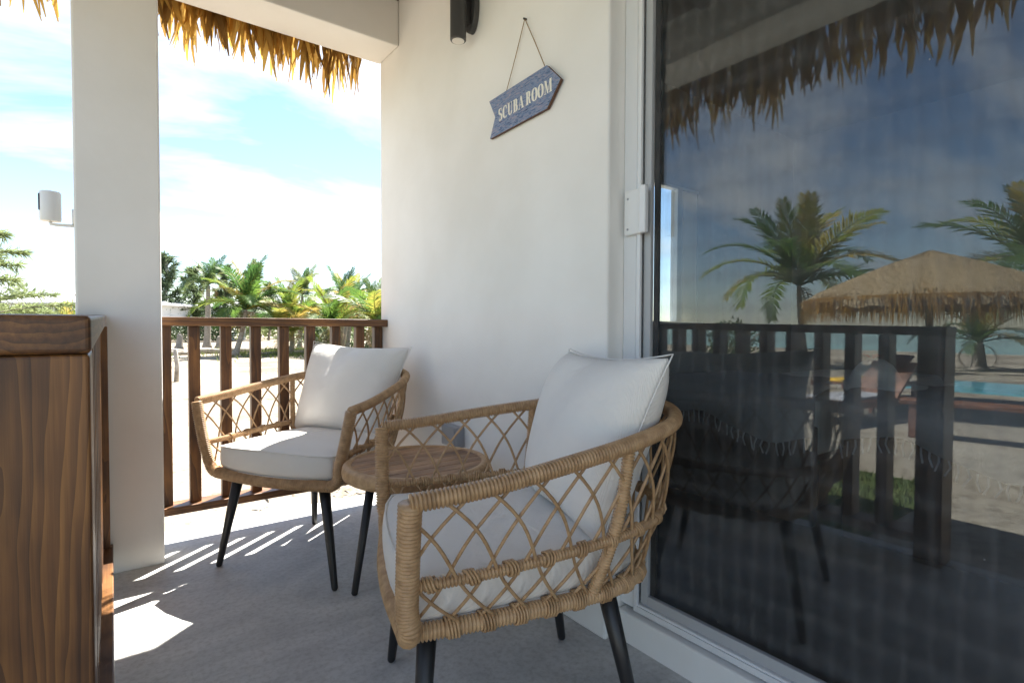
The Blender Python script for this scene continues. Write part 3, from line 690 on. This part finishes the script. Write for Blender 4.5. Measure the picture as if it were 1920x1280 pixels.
b = MB(); b.box(-0.049, -0.0455, -0.055, 0.055, 0.008, 0.084); b.obj("lid", M['gplastic'], oc, False, 0.003)
sc_ = tag(empty("security_camera", (-0.168, 2.78, 1.405)), "white cylindrical security camera on an arm beside the column", "camera")
b = MB(); b.tube([(0, 0, 0.004), (0, 0, 0.012), (0, 0, 0.112), (0, 0, 0.118)], lambda i: (0.031, 0.034, 0.034, 0.031)[i], 28); b.obj("housing", M['plastic'], sc_, True).modifiers.new("es", 'EDGE_SPLIT')
b = MB(); b.box(-0.0352, -0.022, -0.016, 0.016, 0.042, 0.108); b.obj("lens_panel", M['gasket'], sc_, False, 0.004)
b = MB(); b.tube([(0, 0, 0.004), (0, 0, -0.006), (0.02, 0, -0.008), (0.071, 0, -0.006)], 0.006, 10); b.obj("arm", M['plastic'], sc_, True)
b = MB(); b.tube([(0.066, 0, 0.03), (0.0735, 0, 0.03)], 0.03, 20); b.obj("mount", M['plastic'], sc_)

# ------------------------------------------------------------------ beds and towel in the room
def bed(y0, y1, label, x0=2.55):
    e = tag(empty("bed", (x0, (y0 + y1) / 2, 0.094)), label, "bed", "twin beds in the room"); c = (y0 + y1) / 2; hw = (y1 - y0) / 2
    boxo("footboard", M['dwood'], (0, 0.05, -hw, hw, 0.0, 0.46), e, 0.01)
    boxo("mattress", M['white_fab'], (0.052, 1.95, -hw + 0.02, hw - 0.02, 0.30, 0.60), e, 0.05, 4)
    boxo("bed_frame", M['dwood'], (0.052, 1.95, -hw, hw, 0.08, 0.298), e, 0.01)
    b = MB(); n = 16
    for i in range(n + 1):
        yy = -hw - 0.01 + (2 * hw + 0.02) * i / n
        for (xx, zz) in ((0.75, 0.615), (0.10, 0.625), (-0.012, 0.60), (-0.02, 0.42 - 0.05 * math.sin(i * 0.4))): b.v.append((xx, yy, zz + 0.006 * math.sin(i * 1.3)))
    for i in range(n):
        for j in range(3): a = i * 4 + j; b.f.append((a, a + 1, a + 5, a + 4))
    th = b.obj("throw", M['gfabric'], e, True); md = th.modifiers.new("s", 'SOLIDIFY'); md.thickness = 0.012
    b = MB()
    for i in range(26):
        yy = -hw + 2 * hw * i / 25; zt = 0.42 - 0.05 * math.sin((i / 25 * n) * 0.4)
        b.tube([(-0.022, yy, zt), (-0.026, yy + random.uniform(-.01, .01), zt - 0.03), (-0.024, yy + random.uniform(-.015, .015), zt - 0.065)], 0.004, 5)
    stuff(b.obj("fringe", M['gfabric'], e))
    return e
bed(1.12, 1.92, "twin bed with grey fringed throw nearest the sign wall")
bed(0.28, 1.0, "twin bed with grey fringed throw at the right of the doorway")
tw = tag(empty("towel_sculpture", (2.95, 1.02, 0.72)), "folded white towel sculpture with a red flower on the bed", "towel")
b = MB(); pr = [(0.20, 0.0), (0.205, 0.012), (0.11, 0.03), (0.095, 0.07), (0.07, 0.11), (0.035, 0.135), (0.0, 0.14)]; n_ = 24
for r_, z_ in pr:
    for i in range(n_): a = 2 * math.pi * i / n_; b.v.append((r_ * math.cos(a) * (1 + 0.06 * math.sin(3 * a)), r_ * math.sin(a), z_ + 0.006 * math.sin(4 * a) * (r_ > 0.1)))
for j in range(len(pr) - 1):
    for i in range(n_): b.f.append((j * n_ + i, j * n_ + (i + 1) % n_, (j + 1) * n_ + (i + 1) % n_, (j + 1) * n_ + i))
b.obj("folded_towel", M['white_fab'], tw, True)
b = MB()
for k in range(5):
    a = 2 * math.pi * k / 5; d = Vector((math.cos(a), math.sin(a), 0.5)); s_ = Vector((-math.sin(a), math.cos(a), 0)); c = Vector((-0.03, 0, 0.137))
    b.add([c, c + d * 0.035 + s_ * 0.017, c + d * 0.05, c + d * 0.035 - s_ * 0.017], [(0, 1, 2, 3)])
b.obj("flower", M['flower'], tw)

# ------------------------------------------------------------------ vegetation
def frond_mesh(seed, ln=2.0, droop=0.9, mat='palm', nl=36, lw=0.055, ll=0.46):
    rd = random.Random(seed); b = MB(); spine = []
    n = 14
    for i in range(n + 1):
        t = i / n; ang = 0.55 - droop * 1.5 * t ** 1.35
        if i == 0: p = Vector((0, 0, 0))
        else: p = spine[-1] + Vector((math.cos(ang), 0, math.sin(ang))) * (ln / n)
        spine.append(p)
    b.tube(spine, lambda i: 0.022 * (1 - 0.85 * i / n) * (ln / 2.0), 4)
    for k in range(nl):
        t = 0.10 + 0.89 * k / (nl - 1); i = min(n - 1, int(t * n)); f = t * n - i; c = spine[i].lerp(spine[i + 1], f); tg = (spine[i + 1] - spine[i]).normalized()
        nrm = Vector((-tg.z, 0, tg.x))
        L_ = ll * (ln / 2.0) * math.sin(math.pi * min(1, 0.16 + 0.80 * t)) ** 0.6 * rd.uniform(0.85, 1.1)
        for sgn in (1, -1):
            sp = rd.uniform(0.75, 1.0); d = (tg * (0.55 + 0.5 * t) + Vector((0, sgn, 0)) * sp + nrm * rd.uniform(0.05, 0.35)).normalized()
            dr = Vector((0, 0, -1)) * rd.uniform(0.15, 0.5)
            m1 = c + d * L_ * 0.5; e = c + d * L_ + dr * L_ * 0.55; m1 = m1 + dr * L_ * 0.12
            wv = tg * (lw * 0.5 * (ln / 2.0))
            b.add([c - wv * 0.6, c + wv * 0.6, m1 + wv, m1 - wv, e], [(0, 1, 2, 3), (3, 2, 4)])
    return b.mesh("frond", M[mat])
FR = {k: [frond_mesh(10 + i, 2.0, d, k) for i, d in enumerate((0.35, 0.7, 1.0, 1.25, 0.85))] for k in ('palm', 'palmdark')}
DRY = [frond_mesh(40 + i, 1.6, 1.7, 'dryfrond', 18) for i in range(2)]
def palm(name, label, x, y, crown_z, rad, kind='palm', nf=20, lean=(0.2, 0.1), zg=-0.36, tr=0.13, dry=3, grp="coconut palms in the sandy yard", low=False):
    rd = random.Random(int(x * 131 + y * 17)); e = tag(empty(name, (x, y, zg)), label, "palm tree", grp)
    hgt = crown_z - zg; pts = [Vector((-lean[0] * (1 - t) ** 1.5, -lean[1] * (1 - t) ** 1.5, hgt * t)) for t in [i / 14 for i in range(15)]]
    off = -pts[0]; pts = [p + off for p in pts]; top = pts[-1]
    b = MB(); b.tube(pts, lambda i: tr * (1.0 - 0.45 * i / 14) * (1.55 - 0.55 * min(1, i / 2.0)) * (1 + 0.04 * (i % 2)), 10); b.obj("trunk", M['bark'], e, True)
    for k in range(nf):
        a = 2.4 * k + rd.uniform(-0.25, 0.25); el = 1.15 - 1.35 * (k / nf) ** 0.9 + rd.uniform(-0.1, 0.1); s = rad / 1.42 * rd.uniform(0.85, 1.1) * (0.8 + 0.2 * min(1, k / 6))
        me = FR[kind][min(4, int(k / nf * 3.4) + rd.randint(0, 1))]
        put("frond", me, e, Matrix.Translation(top) @ Matrix.Rotation(a, 4, 'Z') @ Matrix.Rotation(-el, 4, 'Y') @ Matrix.Rotation(rd.uniform(-.4, .4), 4, 'X') @ Matrix.Scale(s, 4))
    for k in range(dry):
        a = rd.uniform(0, 6.28)
        put("dry_frond", rd.choice(DRY), e, Matrix.Translation(top - Vector((0, 0, 0.08))) @ Matrix.Rotation(a, 4, 'Z') @ Matrix.Rotation(0.5, 4, 'Y') @ Matrix.Scale(rad / 2.2, 4))
    return e
palm("coconut_palm", "slim grey trunked palm with flared base left of the bright palm", 4.78, 36.5, 3.45, 1.45, 'palmdark', 18, (0.1, 0), tr=0.20)
palm("coconut_palm", "bright yellow green palm with broad crown, largest above the railing", 4.75, 27.7, 1.8, 2.0, 'palm', 22, (0.5, 0.1))
palm("coconut_palm", "dark green palm standing alone against the sky in the middle", 10.0, 36.2, 3.1, 1.55, 'palmdark', 22, (0.2, 0), dry=1)
palm("coconut_palm", "tall palm of the dense clump at the right of the railing view", 11.4, 31.5, 2.3, 1.75, 'palmdark', 22, (0.3, 0))
palm("coconut_palm", "low young palm with upright yellow fronds left of the dense clump", 6.75, 27.5, 0.75, 1.7, 'palm', 15, (0.1, 0), dry=5)
palm("coconut_palm", "low young palm with golden fronds under the tall clump palm", 8.7, 26.0, 0.95, 2.0, 'palm', 17, (0.1, 0), dry=5)
palm("coconut_palm", "arching yellow palm next to the white wall corner", 10.0, 24.0, 1.1, 1.9, 'palm', 17, (0.2, 0), dry=4)
palm("coconut_palm", "dark palm rising behind the arching yellow palm", 13.4, 32.5, 2.1, 1.7, 'palmdark', 20, (0.2, 0))
palm("coconut_palm", "small dark palm low between the bright palm and the lone palm", 8.3, 33.0, 1.0, 1.7, 'palmdark', 16, (0.1, 0))
palm("coconut_palm", "low bushy palm with brown skirt right behind the railing middle", 7.6, 29.0, 1.3, 1.9, 'palm', 18, (0.1, 0), dry=6)
palm("coconut_palm", "mid green palm filling the gap before the tall clump palm", 10.2, 29.2, 1.7, 1.9, 'palm', 20, (0.2, 0), dry=4)
palm("coconut_palm", "leaning green palm at the back of the dense clump", 12.2, 34.6, 2.4, 1.7, 'palm', 20, (0.5, 0), dry=2)
palm("coconut_palm", "small yellow palm left of the column beneath the pine branches", -1.35, 30.0, 0.7, 1.5, 'palm', 14, (0.1, 0))
palm("coconut_palm", "tall palm in front of the porch mirrored in the glass", -17.0, 8.97, 2.5, 2.6, 'palm', 24, (0.4, 0.1), dry=2, grp="palms mirrored in the door glass")
palm("coconut_palm", "palm behind the thatch umbrella mirrored at the glass edge", -19.2, 3.4, 2.7, 2.3, 'palm', 20, (0.3, 0), grp="palms mirrored in the door glass")
palm("coconut_palm", "short stout palm on the beach mirrored in the glass", -21.0, 5.1, 0.55, 1.5, 'palm', 16, (0.1, 0), tr=0.22, grp="palms mirrored in the door glass")

def casuarina(label, x, y, hgt, rad, seed, nb=26, blades=170, bw=0.035, bl=0.30, droop=0.25, z0=0.12, elr=(0.45, 1.15)):
    rd = random.Random(seed); e = tag(empty("casuarina_tree", (x, y, -0.36)), label, "tree", "casuarina trees behind the houses")
    tb_ = MB(); tb_.tube([(0.1 * math.sin(i * 0.9 + seed), 0.08 * math.cos(i), hgt * i / 9) for i in range(10)], lambda i: 0.13 * (1 - 0.92 * i / 9) + 0.006, 8)
    cb = MB()
    for k in range(nb):
        q = z0 + (0.97 - z0) * (k + rd.random()) / nb; z = hgt * q; a = rd.uniform(0, 6.28); ln = rad * (1.05 - 0.8 * q) * rd.uniform(0.6, 1.15); el = rd.uniform(*elr)
        P0 = Vector((0, 0, z)); pts = []
        for i in range(8):
            t = i / 7; pts.append(P0 + Vector((math.cos(a) * math.cos(el), math.sin(a) * math.cos(el), math.sin(el) * (1 - droop * t))) * (ln * t))
        tb_.tube(pts, lambda i: 0.028 * (1 - i / 8.5), 5)
        for j in range(blades):
            t = rd.uniform(0.12, 1.0) ** 0.8; i = min(6, int(t * 7)); c = pts[i].lerp(pts[i + 1], t * 7 - i); d = (pts[i + 1] - pts[i]).normalized()
            v_ = (d * rd.uniform(0.3, 1.0) + Vector((rd.gauss(0, .5), rd.gauss(0, .5), rd.gauss(0.05, .45)))).normalized(); L_ = bl * rd.uniform(0.5, 1.2); s_ = v_.cross(Vector((rd.gauss(0, 1), rd.gauss(0, 1), rd.gauss(0, 1)))).normalized() * bw * 0.5
            m_ = c + v_ * L_ * 0.5; tip = c + v_ * L_ + Vector((0, 0, -0.12 * L_))
            cb.add([c - s_ * 0.5, c + s_ * 0.5, m_ + s_, m_ - s_, tip], [(0, 1, 2, 3), (3, 2, 4)])
    tb_.obj("trunk", M['bark'], e, True); cb.obj("crown", M['casu'], e)
    return e
casuarina("feathery pine like tree with drooping branches at the left edge of the photo", -3.85, 24.6, 4.5, 4.4, 5, 40, 330, 0.028, 0.42, 0.55, 0.08, (0.15, 0.6))
for i, (x, y, h_, r_, lb) in enumerate(((4.2, 55, 7.4, 2.6, "tall wispy casuarina right beside the column behind the white house"), (6.4, 57, 6.6, 2.6, "casuarina behind the white house with grey trunked palm before it"),
        (8.8, 56, 6.8, 2.4, "casuarina behind the bright palm crown, left side"), (11.6, 58, 7.6, 2.4, "tall casuarina just right of the bright palm crown"), (13.6, 60, 5.6, 2.0, "thin casuarina left of the lone dark palm"), (2.0, 60, 6.0, 2.6, "casuarina mostly hidden by the column"))):
    casuarina(lb, x, y, h_, r_, 20 + i, 46, 60, 0.075, 0.7, 0.1)
def shrub(name, label, x, y, w_, h_, seed, mat='bush', n=900, ls=0.10, zg=-0.36, grp="green shrubs in the yard"):
    rd = random.Random(seed); e = tag(empty(name, (x, y, zg)), label, "shrub", grp); b = MB(); s = MB()
    for k in range(7):
        a = rd.uniform(0, 6.28); s.tube([(0, 0, 0), (math.cos(a) * w_ * .2, math.sin(a) * w_ * .2, h_ * .45), (math.cos(a) * w_ * .38, math.sin(a) * w_ * .38, h_ * .85)], lambda i: 0.02 * (1 - i * .3), 5)
    for k in range(n):
        a = rd.uniform(0, 6.28); rr = rd.random() ** 0.5 * (0.75 + 0.25 * math.sin(3 * a + seed)); zz = rd.random() ** 0.7 * (1 - 0.6 * rr * rr)
        c = Vector((math.cos(a) * rr * w_ / 2, math.sin(a) * rr * w_ / 2, zz * h_)); d = Vector((rd.gauss(0, 1), rd.gauss(0, 1), rd.gauss(0.4, .8))).normalized(); s_ = d.orthogonal().normalized() * ls * 0.3
        b.add([c, c + d * ls * .5 + s_, c + d * ls, c + d * ls * .5 - s_], [(0, 1, 2, 3)])
    s.obj("stem", M['bark'], e); b.obj("foliage", M[mat], e)
shrub("shrub", "leafy green shrub outside the small window of the room", 5.9, 6.2, 2.2, 2.3, 3, n=1500, ls=0.12)
shrub("shrub", "rounded green shrub below the lone dark palm", 10.6, 34.0, 3.0, 1.5, 4, ls=0.16)
shrub("shrub", "leafy shrub at the foot of the arching yellow palm by the wall", 10.4, 25.4, 2.2, 1.3, 6, ls=0.14)
shrub("shrub", "broad green thicket behind the white house", 6.4, 60.0, 6.5, 2.9, 9, n=2600, ls=0.22)
shrub("shrub", "green thicket between the two white houses", 8.0, 57.0, 5.5, 2.5, 11, n=2200, ls=0.22)
shrub("shrub", "low scrub behind the low young palms", 12.5, 38.0, 7.0, 1.6, 12, n=2200, ls=0.2)
shrub("shrub", "dark bush in front of the porch mirrored in the glass", -14.5, 10.3, 2.6, 1.7, 14, n=1200, ls=0.12, grp="shrubs mirrored in the glass")
b = MB(); rq = random.Random(5)
for k in range(14000):
    x = rq.uniform(-16, 44); y = rq.uniform(64, 72); top = 3.8 + 0.9 * math.sin(x * 0.7) + 0.7 * math.sin(x * 1.9 + 1); z = -0.36 + rq.random() ** 0.8 * top
    d = Vector((rq.gauss(0, 1), rq.gauss(0, 1), rq.gauss(0.5, .8))).normalized(); s_ = d.orthogonal().normalized() * 0.15; c = Vector((x, y, z)); b.add([c, c + d * .28 + s_, c + d * .6, c + d * .28 - s_], [(0, 1, 2, 3)])
stuff(tag(b.obj("far_thicket", M['casu']), "distant strip of green thicket behind the houses", "thicket"))
# grass in the yard
b = MB(); rg = random.Random(3)
for k in range(9000):
    if k < 6000: x, y = rg.gauss(9.3, 2.2), rg.gauss(29.5, 2.3)
    elif k < 7200: x, y = rg.gauss(5.6, 0.6), rg.gauss(33, 1.0)
    else: x, y = rg.uniform(-2.95, -1.05), rg.uniform(1.45, 2.65)
    if k >= 7200: h_ = rg.uniform(0.03, 0.07); wv = 0.012
    else: h_ = rg.uniform(0.08, 0.26); wv = 0.025
    a = rg.uniform(0, 6.28); s_ = Vector((math.cos(a), math.sin(a), 0)) * wv; c = Vector((x, y, -0.362)); t_ = c + Vector((rg.gauss(0, .3) * h_, rg.gauss(0, .3) * h_, h_)); b.add([c - s_, c + s_, t_], [(0, 1, 2)])
stuff(tag(b.obj("grass", M['grass']), "sparse green grass growing under the palms", "grass"))
lawn = struct(boxo("lawn", M['grass'], (-3.0, -1.0, 1.4, 2.7, -0.37, -0.352)))
# debris: twigs and dead leaves on the sand
b = MB()
for k in range(1500):
    x, y = rg.uniform(-3, 16), 4.2 + rg.random() ** 1.6 * 34
    x = x * (0.25 + y / 40)
    cl = math.sin(x * 1.3 + 2) * math.sin(y * 0.9) > 0.25
    if not cl and rg.random() < 0.75: continue
    a = rg.uniform(0, 6.28); ln = rg.uniform(0.03, 0.16); wv = rg.uniform(0.005, 0.018); d = Vector((math.cos(a), math.sin(a), 0)) * ln; s_ = Vector((-math.sin(a), math.cos(a), 0)) * wv; c = Vector((x, y, -0.35 + rg.uniform(0, .02)))
    b.add([c - s_, c + s_, c + d + s_ * .4 + Vector((0, 0, .02)), c + d - s_ * .4 + Vector((0, 0, .01))], [(0, 1, 2, 3)])
stuff(tag(b.obj("dry_debris", M['drift']), "dry twigs and leaf litter scattered on the sand", "debris"))
def log(label, x, y, ln, r, az, name="driftwood_log"):
    b = MB(); n = 9; pts = [(ln * (i / n - .5), 0.06 * math.sin(i * 1.7), r * 0.8 + 0.02 * math.sin(i * 2.3)) for i in range(n + 1)]
    b.tube(pts, lambda i: r * (1 + 0.15 * math.sin(i * 2.1)), 9); o = b.obj(name, M['drift'], None, True); o.location = (x, y, -0.36); o.rotation_euler = (0, 0, az); tag(o, label, "log", "driftwood on the sand")
log("long grey driftwood log lying before the grey trunked palm", 4.3, 31.0, 4.6, 0.16, R(-4))
log("driftwood log left behind the first railing posts", 2.0, 30.0, 2.4, 0.12, R(6))
log("short driftwood log under the dense palm clump", 8.0, 28.0, 1.8, 0.11, R(-20))
log("thin dark log at the foot of the bright palm", 6.1, 28.3, 1.6, 0.08, R(30))
b = MB(); b.tube([(0, 0, 0), (0.02, 0, 0.4), (-0.01, 0, 0.8), (-0.02, 0, 0.82)], lambda i: (0.055, 0.05, 0.047, 0.03)[i], 9); o = b.obj("stake", M['drift'], None, True); o.location = (1.37, 15.6, -0.37); tag(o, "single weathered wooden stake standing in the sand", "stake")
for (x, y, h_, lb) in ((3.3, 36, 0.95, "grey tree stump left of the palm with flared base"), (5.35, 36.2, 0.8, "thin dark stump right of the palm with flared base")):
    b = MB(); b.tube([(0, 0, 0), (0.03, 0, h_ * .3), (0.08, 0.02, h_ * .8), (0.02, 0, h_)], lambda i: (0.32, 0.19, 0.16, 0.10)[i], 9); o = b.obj("tree_stump", M['bark'], None, True); o.location = (x, y, -0.37); tag(o, lb, "stump")

# ------------------------------------------------------------------ houses behind
ang = -R(36.95)   # faces the porch: local x runs along the photo's width
def far_house(label, cx, cy, wd, dp_, zb, ze, zt, left_open, nm="stilt_house"):
    e = tag(empty(nm, (cx, cy, -0.36), ang), label, "house", "white houses across the yard"); hw = wd / 2; g = 0.36
    boxo("wall", M['siding'], (-hw * (0.1 if left_open else 1), hw, 0, dp_, zb + g, ze + g), e)
    if left_open:
        boxo("porch_wall", M['siding'], (-hw * 0.92, -hw * 0.102, 1.6, dp_, zb + g, ze + g), e)
        for k in range(5):
            x_ = -hw * 0.97 + k * hw * 0.87 / 4; boxo("porch_post", M['siding'], (x_ - 0.07, x_ + 0.07, 0.0, 0.14, zb + g, ze + g), e)
        for k in range(4):
            x_ = -hw * 0.86 + k * hw * 0.19; w_ = boxo("window", M['frame'], (x_ - 0.38, x_ + 0.38, 1.55, 1.598, zb + g + 0.75, ze + g - 0.15), e)
            boxo("pane", M['winglass'], (x_ - 0.33, x_ + 0.33, 1.535, 1.549, zb + g + 0.8, ze + g - 0.2), w_)
        boxo("porch_deck", M['siding'], (-hw, hw * 0.1, -0.1, 1.6, zb + g - 0.2, zb + g - 0.002), e)
    for k in range(int(hw * 1.05 / 0.3)):
        x_ = hw - 0.06 - k * 0.3; boxo("siding_batten", M['siding'], (x_ - 0.025, x_ + 0.025, -0.03, -0.001, zb + g, ze + g), e)
    b = MB(); o_ = 0.55; b.add([(-hw - o_, -o_, ze + g), (hw + o_, -o_, ze + g), (hw + o_, dp_ + o_, ze + g), (-hw - o_, dp_ + o_, ze + g), (-hw - o_, -o_, ze + g + .1), (hw + o_, -o_, ze + g + .1), (hw + o_, dp_ + o_, ze + g + .1), (-hw - o_, dp_ + o_, ze + g + .1), (-hw * .35, dp_ / 2, zt + g), (hw * .35, dp_ / 2, zt + g)],
        [(0, 3, 2, 1), (0, 1, 5, 4), (1, 2, 6, 5), (2, 3, 7, 6), (3, 0, 4, 7), (4, 5, 9, 8), (5, 6, 9), (6, 7, 8, 9), (7, 4, 8)]); rf = b.obj("roof", M['roofmetal'], e)
    b = MB(); b.tube([(hw + .45, -0.4, ze + g), (hw + .45, -.3, ze + g - .4), (hw + 0.9, -.25, ze + g - 1.4), (hw + .95, -.25, 0.3)], 0.05, 6); b.obj("downpipe", M['siding'], rf)
    for k in range(5):
        x_ = -hw + 0.2 + k * (wd - .4) / 4; boxo("stilt", M['siding'], (x_ - .12, x_ + .12, 0.2, 0.44, 0, zb + g - 0.002), e)
    boxo("under_beam", M['lwood'], (-hw, hw, 0.05, 0.18, zb + g - 0.5, zb + g - 0.201), e)
far_house("white stilt house with open porch partly hidden by the column", -1.99, 54.05, 10.2, 7.0, 1.15, 2.75, 3.95, True)
far_house("small white house between the grey trunked palm and the bright palm", 9.2, 61.5, 5.0, 4.0, 1.3, 2.9, 3.7, False)

# ------------------------------------------------------------------ things in front of the porch, mirrored in the glass
um = tag(empty("thatch_umbrella", (-8.35, 3.05, -0.36)), "round palm thatch beach umbrella on a pole mirrored in the door glass", "umbrella")
b = MB(); b.tube([(0, 0, 0), (0, 0, 2.45)], 0.055, 10); b.obj("pole", M['dgrey'], um)
b = MB(); n_ = 60; pr = [(0.02, 2.66), (0.55, 2.46), (1.15, 2.20), (1.62, 1.98), (1.86, 1.80), (1.88, 1.70)]
for r_, z_ in pr:
    for i in range(n_): a = 2 * math.pi * i / n_; rr = r_ * (1 + 0.025 * math.sin(7 * a)); b.v.append((rr * math.cos(a), rr * math.sin(a), z_ + 0.03 * math.sin(i * 2.7)))
for j in range(len(pr) - 1):
    for i in range(n_): b.f.append((j * n_ + i, (j + 1) * n_ + i, (j + 1) * n_ + (i + 1) % n_, j * n_ + (i + 1) % n_))
cp = b.obj("canopy", M['thatchroof'], um, True)
b = MB()
for k in range(5200):
    a = rg.uniform(0, 6.28); q = rg.random(); r_ = 1.88 * (0.35 + 0.65 * q) if k > 1500 else rg.uniform(1.78, 1.92); zz = 2.64 - 0.45 * r_ if k > 1500 else 1.84; ln = rg.uniform(0.25, 0.55)
    c = Vector((r_ * math.cos(a), r_ * math.sin(a), zz + 0.03)); o_ = Vector((math.cos(a), math.sin(a), 0)); s_ = Vector((-math.sin(a), math.cos(a), 0)) * rg.uniform(.006, .014)
    d = o_ * (0.45 if k > 1500 else 0.10) + Vector((0, 0, -1)) * (0.13 if k > 1500 else 1.0); e_ = c + d * ln + s_ * rg.uniform(-3, 3); b.add([c - s_, c + s_, e_], [(0, 1, 2)])
stuff(b.obj("straw", M['thatch'], cp))
def lounger(label, x, y, rz):
    e = tag(empty("beach_lounger", (x, y, -0.36), rz), label, "lounger", "wooden beach loungers")
    for k in range(9): boxo("slat", M['lwood'], (-0.95 + k * 0.14, -0.95 + k * 0.14 + 0.115, -0.33, 0.33, 0.32, 0.345), e)
    for s_ in (1, -1): boxo("side_rail", M['lwood'], (-0.97, 0.97, s_ * 0.345 - 0.02, s_ * 0.345 + 0.02, 0.25, 0.35), e)
    b = MB(); b.add([(0.32, -0.32, 0.35), (0.32, 0.32, 0.35), (0.85, 0.32, 0.85), (0.85, -0.32, 0.85), (0.35, -0.32, 0.32), (0.35, 0.32, 0.32), (0.88, 0.32, 0.82), (0.88, -0.32, 0.82)], [(0, 1, 2, 3), (7, 6, 5, 4), (0, 3, 7, 4), (1, 5, 6, 2), (3, 2, 6, 7), (0, 4, 5, 1)]); b.obj("backrest", M['lwood'], e)
    for sx in (-0.85, 0.85):
        for s_ in (1, -1): boxo("leg", M['lwood'], (sx - .03, sx + .03, s_ * .33 - .03, s_ * .33 + .03, 0, 0.249), e)
    boxo("cushion", M['yellow' if y > 4 else 'gfabric'], (-0.9, 0.25, -0.28, 0.28, 0.346, 0.40), e, 0.02)
lounger("wooden lounger with yellow pad nearest the umbrella mirrored in the glass", -9.2, 4.3, R(200))
lounger("wooden lounger with grey pad nearer the porch mirrored in the glass", -6.3, 3.3, R(190))
bn = tag(empty("picnic_bench", (-5.6, 1.75, -0.36), R(80)), "wooden bench in front of the porch mirrored at the right of the glass", "bench")
boxo("seat", M['lwood'], (-0.8, 0.8, -0.2, 0.2, 0.42, 0.47), bn, 0.005)
for sx in (-0.65, 0.65): boxo("leg", M['lwood'], (sx - .05, sx + .05, -0.17, 0.17, 0, 0.419), bn, 0.005)
